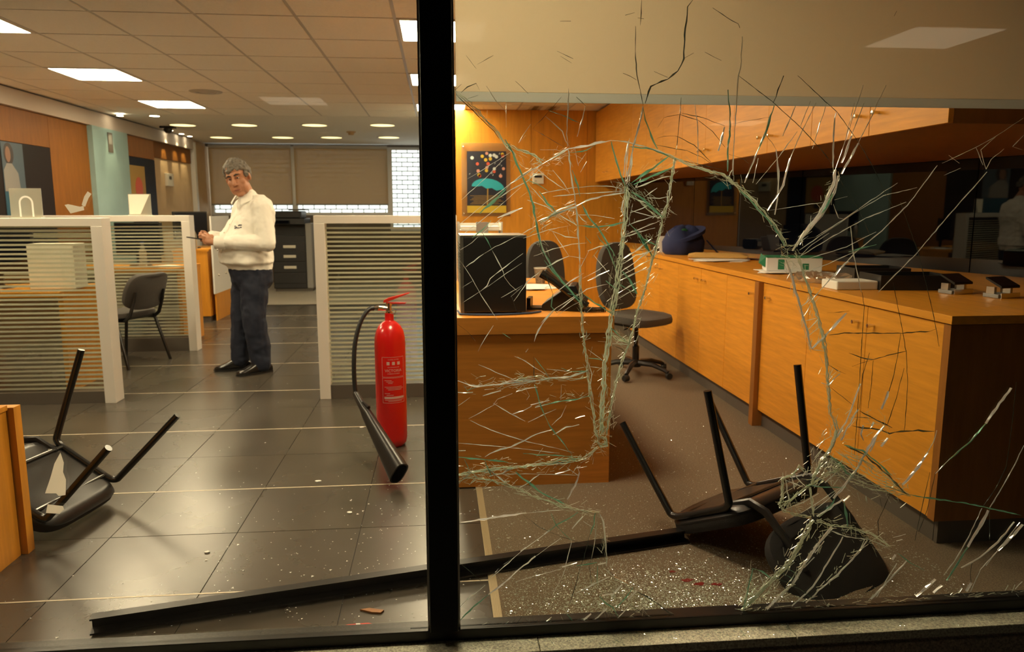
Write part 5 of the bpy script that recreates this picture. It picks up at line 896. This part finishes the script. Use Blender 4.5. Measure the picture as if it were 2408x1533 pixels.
 (1.2, 'w', [(2405, 278), (2338, 322), (2295, 346), (2214, 384)]), (2, 'w', [(2204, 389), (2180, 421), (2133, 483), (2073, 543), (2009, 596), (1952, 656), (1900, 715)]), (2, 'w', [(2322, 404), (2239, 498), (2156, 596), (2066, 687)]), (1.2, 'w', [(2340, 322), (2305, 352), (2312, 380), (2318, 398)]), (1.2, 'w', [(2360, 350), (2330, 375), (2318, 398)]), (1.2, 'w', [(2295, 346), (2312, 388)]), (1.2, 'w', [(2260, 395), (2222, 412)]), (1.2, 'w', [(2408, 318), (2382, 345), (2405, 352)]), (1.2, 'w', [(2230, 365), (2255, 384)]),
 (1.5, 'w', [(2156, 441), (2077, 460), (2020, 494), (1945, 543), (1880, 588)]), (1.5, 'w', [(2111, 430), (2050, 470), (1990, 512), (1920, 556)]), (2, 'w', [(2130, 475), (2035, 513), (1950, 560), (1878, 604)]), (1.5, 'w', [(2020, 588), (1960, 615), (1934, 626), (1890, 640)]), (1.5, 'w', [(2060, 545), (1990, 580), (1920, 602), (1880, 612)]), (1.2, 'w', [(1950, 548), (1910, 574), (1884, 600)]), (3, 'g', [(1996, 592), (2030, 582), (2060, 575)]), (4, 'w', [(1995, 615), (1975, 632), (1962, 650)]), (1.5, 'd', [(1971, 415), (2020, 494), (2052, 566)]), (2, 'w', [(2001, 532), (2003, 560), (2006, 590), (2016, 641), (2026, 687)]), (1.5, 'd', [(2026, 687), (2031, 720), (2026, 800), (2023, 845), (2020, 898), (2016, 960), (2008, 1070)]), (1.5, 'd', [(2118, 475), (2160, 596), (2194, 732), (2209, 815)]), (1.5, 'd', [(2099, 664), (2118, 762), (2130, 826), (2133, 898), (2130, 960), (2125, 1012)]), (1.2, 'w', [(1850, 586), (1900, 555)]),
 # --- right of the hole, over the counter
 (3, 'd', [(1949, 788), (1985, 783), (2028, 783), (2110, 784), (2186, 779), (2202, 773)]), (1.5, 'd', [(1945, 736), (1975, 734), (1998, 731)]), (5, 'w', [(1990, 736), (1960, 768), (1934, 796), (1910, 820)]), (3, 'd', [(1996, 830), (2025, 842), (2054, 845), (2088, 835), (2130, 826)]), (1.5, 'd', [(2003, 862), (2030, 852), (2054, 845)]), (1.5, 'd', [(2118, 785), (2110, 842), (2099, 894), (2086, 935)]), (7, 'w', [(2089, 920), (2081, 942), (2073, 962)]), (1.5, 'd', [(2127, 866), (2109, 936), (2088, 999)]), (1.5, 'd', [(2054, 848), (2050, 900), (2042, 960)]), (1.5, 'd', [(2046, 830), (2030, 880), (2022, 960)]),
 (6, 'o', [(1588, 374), (1620, 387), (1660, 400), (1700, 410), (1742, 442)]), (6, 'o', [(1742, 442), (1770, 468), (1795, 498), (1815, 520), (1830, 545), (1848, 578)]), (3, 'g', [(1735, 442), (1768, 474), (1790, 500), (1812, 522), (1832, 552), (1846, 580)]), (1.5, 'd', [(1600, 376), (1650, 388), (1700, 400)]),
 (4, 'w', [(1848, 610), (1862, 650), (1875, 700), (1888, 745), (1900, 790), (1908, 820)]), (5, 'o', [(1878, 608), (1895, 660), (1910, 700), (1922, 740), (1935, 790), (1942, 830)]), (5, 'o', [(1942, 830), (1945, 880), (1950, 930), (1953, 975), (1960, 985)]), (4, 'w', [(1908, 820), (1930, 800), (1942, 790)]), (3, 'w', [(1900, 790), (1925, 770)]), (3, 'w', [(1892, 755), (1918, 748)]), (3, 'w', [(1882, 722), (1908, 700)]), (3, 'w', [(1896, 778), (1924, 750)]), (2, 'w', [(1910, 822), (1942, 826)]), (2, 'd', [(1945, 855), (1970, 872), (1990, 880)]), (3, 'w', [(1948, 905), (1962, 890), (1975, 878)]), (4, 'w', [(1932, 900), (1950, 906)]), (1.5, 'd', [(1952, 910), (1990, 940), (2012, 958)]),
 (6, 'o', [(1960, 985), (1967, 1010), (1960, 1040), (1948, 1062), (1930, 1085), (1918, 1110), (1908, 1135)]), (5, 'o', [(1895, 1110), (1880, 1095), (1866, 1114), (1842, 1125), (1839, 1170), (1832, 1187), (1842, 1200), (1872, 1211), (1908, 1216)]), (5, 'd', [(1990, 1050), (2030, 1066), (2060, 1092), (2090, 1118), (2115, 1146), (2132, 1162)]), (4, 'g', [(1985, 1046), (2028, 1060), (2064, 1088), (2096, 1118)]), (3, 'g', [(2132, 1162), (2180, 1170), (2260, 1181), (2330, 1195), (2400, 1211)]), (4, 'o', [(1960, 1105), (2000, 1132), (2050, 1150), (2100, 1160), (2140, 1164)]),
 (4, 'w', [(1960, 1038), (1975, 1014), (1989, 993), (2004, 954), (2014, 925), (2023, 902)]), (4, 'w', [(1978, 1035), (1992, 1004), (2010, 975), (2018, 962)]), (5, 'w', [(2080, 1000), (2062, 1022), (2036, 1064), (2010, 1111), (1986, 1142), (1960, 1172)]), (2, 'd', [(2002, 980), (2030, 981), (2058, 984)]), (4, 'd', [(2020, 965), (2045, 978), (2062, 988), (2080, 996), (2098, 1006)]), (4, 'd', [(2004, 1001), (2062, 1009), (2093, 1019), (2119, 1014), (2158, 1013), (2197, 1014)]), (5, 'w', [(2182, 1064), (2168, 1086), (2150, 1110), (2122, 1140)]), (1.5, 'w', [(2204, 1012), (2196, 1040), (2182, 1064)]), (5, 'w', [(2055, 992), (2050, 1002)]), (4, 'w', [(2030, 1035), (2024, 1020), (2030, 1000)]), (4, 'w', [(2088, 1030), (2072, 1050)]), (3, 'w', [(2062, 1020), (2055, 1045), (2046, 1062)]),
 (6, 'o', [(1843, 1187), (1868, 1166), (1892, 1147), (1915, 1132), (1942, 1116), (1978, 1100)]), (6, 'o', [(1905, 1147), (1910, 1180), (1914, 1214)]), (7, 'w', [(1921, 1214), (1950, 1194), (1983, 1173)]), (6, 'w', [(1984, 1178), (1998, 1165)]), (2, 'w', [(1884, 1207), (1920, 1185), (1955, 1160), (1990, 1140)]), (2, 'w', [(1850, 1196), (1890, 1180), (1925, 1160)]), (3, 'w', [(1866, 1114), (1882, 1132), (1896, 1145)]), (3, 'w', [(1842, 1126), (1870, 1138), (1895, 1146)]), (3, 'w', [(1848, 1130), (1852, 1165), (1862, 1200)]), (3, 'w', [(1862, 1118), (1868, 1150)]), (3, 'g', [(1895, 1140), (1930, 1145), (1990, 1146)]), (4, 'w', [(1887, 1120), (1896, 1108)]), (2, 'w', [(1915, 1200), (1940, 1180), (1968, 1155)]), (4, 'g', [(1926, 1215), (1950, 1192), (1970, 1160)]), (3, 'w', [(1940, 1135), (1965, 1112), (1985, 1100)]), (3, 'w', [(1955, 1140), (1950, 1110), (1958, 1080)]), (3, 'w', [(1965, 1060), (1990, 1076), (2010, 1100)]), (3, 'g', [(1950, 1070), (1975, 1090), (1990, 1110), (2010, 1124)]),
 (9, 'o', [(1912, 1222), (1900, 1245), (1885, 1275), (1865, 1310), (1840, 1340), (1815, 1365)]), (8, 'o', [(1815, 1365), (1790, 1390), (1765, 1415), (1746, 1434)]), (5, 'w', [(1956, 1238), (1935, 1265), (1908, 1302), (1882, 1342), (1862, 1375)]), (5, 'w', [(1862, 1375), (1840, 1396), (1822, 1412), (1803, 1432)]), (5, 'o', [(1920, 1222), (1955, 1235), (2000, 1240), (2050, 1255), (2075, 1272), (2092, 1286)]), (3, 'w', [(1950, 1246), (1990, 1262), (2040, 1268), (2086, 1286)]), (3, 'w', [(2040, 1270), (2018, 1300), (1995, 1325), (1962, 1358), (1925, 1388), (1895, 1418)]), (3, 'w', [(1982, 1262), (1962, 1298), (1945, 1325), (1912, 1380), (1862, 1425)]), (4, 'w', [(1985, 1180), (1984, 1178)]), (5, 'g', [(1985, 1180), (1989, 1208), (1993, 1236)]), (4, 'g', [(1770, 1336), (1792, 1343), (1814, 1360)]), (3, 'g', [(1770, 1336), (1762, 1370), (1756, 1400), (1748, 1430)]), (4, 'd', [(1820, 1358), (1860, 1372), (1890, 1391), (1926, 1416)]), (2, 'g', [(1846, 1334), (1880, 1352)]), (2, 'g', [(1838, 1346), (1868, 1362)]), (2, 'w', [(1766, 1362), (1790, 1350)]), (2, 'w', [(1785, 1345), (1800, 1385)]), (3, 'w', [(1935, 1262), (1948, 1246)]), (3, 'w', [(1916, 1300), (1938, 1272)]), (3, 'w', [(1890, 1335), (1915, 1310)]),
 # --- bottom right
 (3, 'w', [(2132, 1318), (2104, 1350), (2076, 1380), (2048, 1409)]), (2, 'w', [(2110, 1325), (2085, 1365), (2062, 1405)]), (6, 'w', [(2324, 1200), (2308, 1232), (2290, 1262), (2276, 1286)]), (3, 'g', [(2276, 1286), (2250, 1327), (2226, 1365)]), (2, 'w', [(2310, 1195), (2276, 1268), (2244, 1321), (2220, 1353)]), (3, 'w', [(2385, 1227), (2366, 1252), (2347, 1274), (2303, 1312), (2260, 1335)]), (5, 'w', [(2405, 1233), (2376, 1266), (2347, 1294)]), (2, 'w', [(2347, 1294), (2306, 1339), (2282, 1392)]), (2, 'w', [(2398, 1228), (2350, 1290), (2318, 1330)]), (5, 'w', [(2200, 1362), (2178, 1382), (2154, 1402)]), (4, 'w', [(2215, 1376), (2195, 1394)]), (2, 'w', [(2405, 1368), (2388, 1386)]), (3, 'w', [(2262, 1382), (2254, 1394)]), (4, 'w', [(2285, 1370), (2272, 1390)]), (1.5, 'd', [(2285, 1322), (2281, 1352), (2283, 1372)]), (3, 'g', [(2110, 1300), (2140, 1322), (2172, 1340)]), (4, 'w', [(2106, 1304), (2098, 1316)]), (2, 'w', [(2100, 1264), (2130, 1256)]), (3, 'w', [(2108, 1272), (2122, 1268)]),
 (4, 'w', [(2378, 912), (2350, 950), (2318, 996)]), (3, 'g', [(2318, 996), (2280, 1040), (2234, 1079)]), (2, 'w', [(2234, 1079), (2200, 1114)]), (1.5, 'd', [(2390, 898), (2380, 1000), (2366, 1099), (2340, 1150), (2312, 1191)]), (2, 'w', [(2408, 1047), (2387, 1091), (2355, 1150), (2326, 1197)]), (1.5, 'd', [(2092, 1162), (2078, 1196), (2064, 1226), (2066, 1262)]), (1.5, 'd', [(2070, 1172), (2075, 1196)]), (1.2, 'd', [(2188, 1111), (2170, 1190), (2153, 1272)]), (1.2, 'd', [(2200, 1110), (2180, 1200), (2160, 1250)]), (1.2, 'd', [(2328, 1198), (2328, 1270)]),
 # --- arcs over the wall cabinets
 (1.5, 'd', [(1546, 300), (1560, 277), (1597, 269), (1640, 283), (1675, 309), (1704, 346)]), (1.5, 'd', [(1545, 325), (1560, 321), (1589, 319), (1632, 341), (1672, 381)]), (1.8, 'd', [(1540, 340), (1560, 344), (1617, 355), (1650, 370), (1676, 386)]), (1.5, 'd', [(1602, 266), (1650, 276), (1704, 296)]), (1.5, 'd', [(1602, 229), (1599, 266), (1594, 320), (1589, 366)]), (1.5, 'w', [(1633, 246), (1640, 295), (1641, 340), (1640, 388)]), (1.2, 'd', [(1716, 292), (1760, 284), (1810, 275)]), (1.2, 'd', [(1714, 363), (1745, 372), (1760, 384)]), (1.2, 'd', [(1800, 316), (1815, 336), (1826, 354)]),
 # --- fine lines, upper left
 (1.5, 'w', [(1144, 202), (1165, 235), (1192, 266)]), (1.2, 'd', [(1212, 191), (1242, 220)]), (1.2, 'w', [(1190, 236), (1190, 300)]), (2.5, 'w', [(1336, 208), (1335, 262), (1333, 300), (1334, 345)]), (3, 'w', [(1377, 250), (1369, 280), (1357, 321)]), (2, 'd', [(1355, 228), (1366, 238), (1378, 250)]), (1.5, 'd', [(1320, 228), (1292, 260), (1272, 282), (1252, 303)]), (1.5, 'd', [(1252, 303), (1285, 322), (1325, 345)]), (1.8, 'g', [(1292, 260), (1335, 276), (1372, 293)]), (1.8, 'w', [(1282, 273), (1305, 292), (1322, 308), (1330, 330), (1337, 342)]), (2, 'w', [(1248, 292), (1234, 312), (1220, 336)]), (2.5, 'w', [(1236, 318), (1222, 334)]), (2, 'd', [(1070, 212), (1085, 198)]), (3, 'd', [(1084, 218), (1100, 205), (1120, 196)]), (1.5, 'd', [(1120, 196), (1128, 212)]), (1.5, 'd', [(1100, 232), (1125, 224)]), (2, 'g', [(1108, 258), (1118, 250)]), (1.2, 'w', [(1270, 352), (1310, 352)]), (2, 'w', [(1360, 385), (1378, 360)]), (1.2, 'w', [(1380, 170), (1390, 150), (1402, 140)]),
 (1.5, 'd', [(1317, 50), (1342, 50)]), (1.5, 'd', [(1310, 120), (1348, 138)]), (1.5, 'd', [(1318, 132), (1344, 148)]), (1.5, 'd', [(1122, 152), (1160, 131)]), (1.5, 'd', [(1096, 131), (1120, 162)]), (2, 'd', [(1470, 36), (1492, 30)]), (2, 'd', [(1500, 42), (1514, 44)]), (1.5, 'd', [(2108, 26), (2102, 38)]), (1.2, 'w', [(2030, 200), (2010, 260), (1990, 330)]), (1.2, 'w', [(2085, 200), (2060, 250)]), (1.2, 'w', [(1945, 240), (1925, 300), (1910, 350)]),
 (2, 'w', [(1240, 470), (1285, 486), (1330, 520)]), (2, 'g', [(1232, 418), (1262, 432), (1290, 450)]), (2, 'w', [(1300, 400), (1325, 430), (1340, 455)]), (3, 'g', [(1345, 400), (1356, 425), (1364, 462)]), (2, 'w', [(1360, 390), (1352, 350)]), (1.5, 'w', [(1262, 395), (1290, 420), (1335, 450)]), (2, 'w', [(1380, 380), (1365, 405)]),
 (3, 'w', [(1456, 650), (1495, 628), (1530, 610)]), (4, 'w', [(1458, 640), (1490, 618), (1522, 592), (1540, 585)]), (3, 'w', [(1456, 660), (1488, 645), (1520, 628)]), (3, 'w', [(1462, 622), (1495, 600), (1535, 590)]), (4, 'w', [(1460, 612), (1492, 592), (1530, 562)]), (3, 'w', [(1452, 690), (1480, 672), (1505, 660)]), (3, 'w', [(1450, 705), (1475, 690), (1500, 675)]), (3, 'w', [(1484, 645), (1505, 636), (1525, 632)]), (2, 'w', [(1462, 535), (1500, 520), (1550, 505)]),
]
for w, k, pts in CR:
    m = MB()
    if k == 'o' or w >= 7 and k == 'g':                  # fibrous band: several strands side by side
        for off in ((-.42, .0, .42) if w > 4.5 else (-.3, .3)):
            q = []
            for i, p in enumerate(pts):
                a, b = pts[max(0, i - 1)], pts[min(len(pts) - 1, i + 1)]; L = math.hypot(b[0] - a[0], b[1] - a[1]) or 1
                o_ = off * w * rc.uniform(.5, 1.25); q.append((p[0] - (b[1] - a[1]) / L * o_, p[1] + (b[0] - a[0]) / L * o_))
            crack_mesh(m, q, max(1.2, w * .32), 1.3, 7, .0026, rc.uniform(-.0026, .0026))
    else: crack_mesh(m, pts, w * (.8 if k == 'd' else .9 if w < 2.6 else .8 if (k == 'w' and w >= 4) else 1), .7 if w > 2 else .4, 12, .0011 if k == 'd' else .0014 if w < 2.6 else .0030 if (k != 'w' or w < 4) else .0052, rc.uniform(-.003, .003) if w < 2.6 else 0)
    obj('crack', m, 'crack_glint' if (k == 'w' and w >= 4) else KM[k], pane)
# crushed glass along the broken bands, one mass of splinters that nobody could count
sp1, sp2 = MB(), MB()
for pts, spread, n in (([(1070, 213), (1120, 258), (1180, 328), (1213, 366)], 10, 60), ([(1213, 366), (1240, 380), (1275, 386)], 22, 60), ([(1275, 388), (1310, 370), (1345, 352)], 16, 110), ([(1232, 412), (1262, 398)], 14, 40), ([(1240, 440), (1260, 515), (1276, 590)], 10, 60), ([(1268, 520), (1310, 502), (1350, 486)], 26, 110), ([(1300, 505), (1350, 530), (1460, 525)], 16, 70),
        ([(1463, 425), (1478, 460)], 30, 110), ([(1470, 470), (1464, 566), (1455, 625), (1439, 731)], 16, 240), ([(1439, 731), (1422, 860), (1413, 1022)], 11, 200), ([(1490, 440), (1560, 510)], 26, 110), ([(1500, 420), (1580, 385)], 20, 70), ([(1588, 374), (1564, 504), (1542, 584), (1517, 680), (1484, 794)], 11, 190), ([(1484, 794), (1448, 905), (1426, 1019)], 9, 110), ([(1430, 940), (1420, 1020)], 22, 70),
        ([(1366, 712), (1377, 830), (1402, 1019)], 9, 120), ([(1398, 1030), (1430, 1046)], 20, 60), ([(1505, 540), (1538, 610)], 30, 90), ([(1440, 790), (1480, 810)], 22, 60), ([(1490, 660), (1520, 690)], 20, 40), ([(1076, 905), (1200, 900), (1260, 892), (1380, 880)], 18, 150), ([(1200, 900), (1262, 893)], 20, 50), ([(1260, 945), (1385, 930)], 8, 40),
        ([(1076, 1115), (1180, 1102), (1270, 1092), (1365, 1080), (1404, 1052)], 18, 260), ([(1076, 1130), (1150, 1128), (1250, 1165), (1345, 1195), (1410, 1205)], 14, 170), ([(1100, 1112), (1210, 1120)], 40, 110), ([(1400, 1206), (1425, 1320)], 12, 50), ([(1410, 1330), (1440, 1430)], 50, 90), ([(1440, 1400), (1500, 1450)], 45, 60), ([(1076, 1478), (1330, 1466), (1586, 1449)], 7, 160)): splinters(sp1, pts, spread, n)
for pts, spread, n in (([(1588, 374), (1660, 400), (1742, 442), (1815, 520), (1848, 578)], 9, 190), ([(1838, 590), (1880, 606)], 34, 110), ([(1850, 610), (1908, 820)], 8, 90), ([(1880, 610), (1942, 830), (1953, 975)], 10, 150), ([(1864, 590), (1929, 500), (1964, 400)], 12, 90), ([(1955, 985), (1965, 1010), (1945, 1065), (1915, 1115)], 26, 190), ([(1970, 1000), (2040, 990), (2100, 1010)], 30, 80), ([(1930, 1080), (2000, 1130), (2060, 1150), (2135, 1162)], 34, 190), ([(1990, 1060), (2060, 1110), (2130, 1160)], 30, 170), ([(1843, 1187), (1892, 1147), (1978, 1100)], 24, 150), ([(1840, 1125), (1838, 1180), (1910, 1215)], 14, 90),
        ([(1912, 1222), (1885, 1275), (1840, 1340), (1746, 1434)], 17, 270), ([(1956, 1238), (1908, 1302), (1862, 1375), (1803, 1432)], 10, 120), ([(1920, 1224), (2000, 1245), (2092, 1286)], 22, 170), ([(1770, 1336), (1750, 1430)], 9, 50), ([(1746, 1436), (1950, 1424), (2200, 1404), (2408, 1390)], 6, 160), ([(2040, 1272), (1895, 1418)], 7, 50)): splinters(sp2, pts, spread, n)
for i in range(1, 8):
    t_ = i / 8; a = [(1990, 1050), (2030, 1066), (2060, 1092), (2090, 1118), (2132, 1162)]; b = [(1940, 1100), (2000, 1134), (2050, 1152), (2100, 1161), (2140, 1164)]
    crack_mesh(sp2, [(p[0] * (1 - t_) + q[0] * t_ + rc.uniform(-3, 3), p[1] * (1 - t_) + q[1] * t_ + rc.uniform(-3, 3)) for p, q in zip(a, b)], 1.6, 1.2, 10)
obj('crushed_glass', sp1, 'crushed', pane, kind='stuff'); obj('crushed_glass', sp2, 'crushed', pane, kind='stuff')
# ------------------------------------------------------------------ torn sticker remnants on the whole pane
def sticker(poly, m, label):
    mb = MB().prism([on_pane(*p, GY - .006) for p in poly], GY - .0064, GY - .0054, 'y'); tag(obj('sticker_remnant', mb, m), label, 'sticker', 'sticker remnants on the whole pane')
mixmat('sticker_paper', [(.20, 'D', (.8, .77, .7), 0), (.72, 'T', (.92, .9, .84), 0), (.08, 'X', (1, 1, 1), 0)])
sticker([(152, 482), (160, 480), (188, 486), (196, 484), (198, 494), (182, 498), (166, 502)], 'sticker_paper', 'torn white sticker remnant shaped like a fish on the whole pane')
sticker([(192, 482), (198, 462), (206, 450), (215, 456), (208, 466), (200, 486)], 'sticker_paper', 'narrow torn sticker strip beside the fish shaped remnant')
sticker([(142, 1064), (150, 1088), (148, 1110), (155, 1128), (154, 1164), (138, 1166), (132, 1160), (106, 1160), (118, 1125), (128, 1090)], 'sticker_paper', 'tall triangular white sticker remnant before the overturned chair')
sticker([(112, 1186), (148, 1190), (150, 1198), (140, 1208), (108, 1206)], 'sticker_paper', 'low flat white sticker remnant under the triangular one')
# ------------------------------------------------------------------ debris: glass crumbs on the carpet, plaster flecks, shards
def crumbs(n, fn, z, smin, smax, flat=.6):
    mb = MB()
    for _ in range(n):
        x_, y_ = fn(); s_ = rc.uniform(smin, smax) * (1 if rc.random() < .9 else 1.8); c = Vector((x_, y_, z + s_ * flat * .3)); a = rc.uniform(0, 6.28)
        v_ = [c + Vector((s_ * math.cos(a + k * 2.1), s_ * math.sin(a + k * 2.1), -s_ * flat * .3 + rc.uniform(0, s_ * .4))) for k in range(3)] + [c + Vector((rc.uniform(-.3, .3) * s_, rc.uniform(-.3, .3) * s_, s_ * flat * rc.uniform(.3, 1)))]
        mb.add(v_, [(0, 2, 1), (0, 1, 3), (1, 2, 3), (2, 0, 3)])
    return mb
def carpet_pt():
    while 1:
        r_ = rc.random()
        if r_ < .62: p = (rc.gauss(.78, .28), abs(rc.gauss(0, .16)) + 2.345)
        elif r_ < .88: p = (rc.uniform(.2, 1.9), 2.345 + abs(rc.gauss(0, .45)))
        else: p = (rc.uniform(.2, 1.9), rc.uniform(2.35, 4.6))
        if .205 < p[0] < 1.94 and not (p[0] < .86 and p[1] > 3.52): return p
cb_ = obj('glass_crumbs', crumbs(15000, carpet_pt, .006, .0011, .0034), 'crushed', kind='stuff'); tag(cb_, 'small glass crumbs scattered over the brown carpet', 'glass crumbs')
cb_ = obj('glass_crumbs', crumbs(1800, lambda: (rc.gauss(.9, .5) if rc.random() < .7 else rc.uniform(.05, 2.2), rc.uniform(2.17, 2.249)), -.012, .0012, .0034), 'crushed', kind='stuff'); tag(cb_, 'fine glass dust on the stone ledge outside', 'glass crumbs')
def tile_pt():
    while 1:
        p = (rc.gauss(-.25, .45), 2.34 + abs(rc.gauss(0, .75))) if rc.random() < .75 else (rc.uniform(-1.6, .1), rc.uniform(2.4, 6))
        if -1.9 < p[0] < .15: return p
fk = obj('plaster_flecks', crumbs(420, tile_pt, 0, .0014, .0045, .4), 'white', kind='stuff'); tag(fk, 'white flecks strewn over the dark tiles', 'flecks')
def flake(name, label, cat, poly, c, z, th_, m):
    o = obj(name, MB().prism(poly, 0, th_), m, loc=(c[0], c[1], z)); return tag(o, label, cat)
rs = flake('plastic_shard', 'red plastic shard with white stripe on the dark tiles', 'shard', [(-.055, -.006), (-.02, .008), (.045, .012), (.058, .004), (.03, -.008), (-.02, -.010)], (-.295, 2.345), .0, .004, 'red_plastic'); obj('white_stripe', MB().prism([(.008, -.0085), (.022, -.008), (.018, .009), (.004, .009)], .0041, .005), 'white', rs)
flake('wood_chip', 'brown wood chip on the dark tiles beside the red shard', 'chip', [(-.042, .012), (-.01, .018), (.04, .0), (.03, -.016), (.0, -.010)], (-.244, 2.430), .0, .006, 'oak_dark')
rf = random.Random(8)
for x_, y_, s_, lb in ((-.62, 3.72, .022, 'white torn scrap lying where four tiles meet'), (-.94, 2.95, .015, 'small white plaster lump on the tiles before the bar'), (-.50, 4.66, .016, 'round white plaster lump on the tiles before the horn'), (-.42, 3.30, .018, 'curled white scrap on the tiles under the horn'), (.09, 2.34, .02, 'white crumpled scrap against the frame by the strip')):
    poly = [(s_ * rf.uniform(.5, 1.1) * math.cos(a), s_ * .6 * rf.uniform(.5, 1.1) * math.sin(a)) for a in [2 * math.pi * k / 9 for k in range(9)]]; flake('scrap', lb, 'scrap', poly, (x_, y_), .0, .004, 'white')
mat('blood', (.16, .008, .006), .4); fc = bpy.data.objects['floor_carpet']
for k, (x_, y_, s_) in enumerate(((.86, 2.60, .018), (.89, 2.53, .026), (.93, 2.50, .030), (.99, 2.49, .02))):
    poly = [(x_ + s_ * rf.uniform(.4, 1.2) * math.cos(a), y_ + s_ * .5 * rf.uniform(.4, 1.2) * math.sin(a)) for a in [2 * math.pi * i / 11 for i in range(11)]]; obj('stain', MB().prism(poly, .0062, .0075), 'blood', fc)
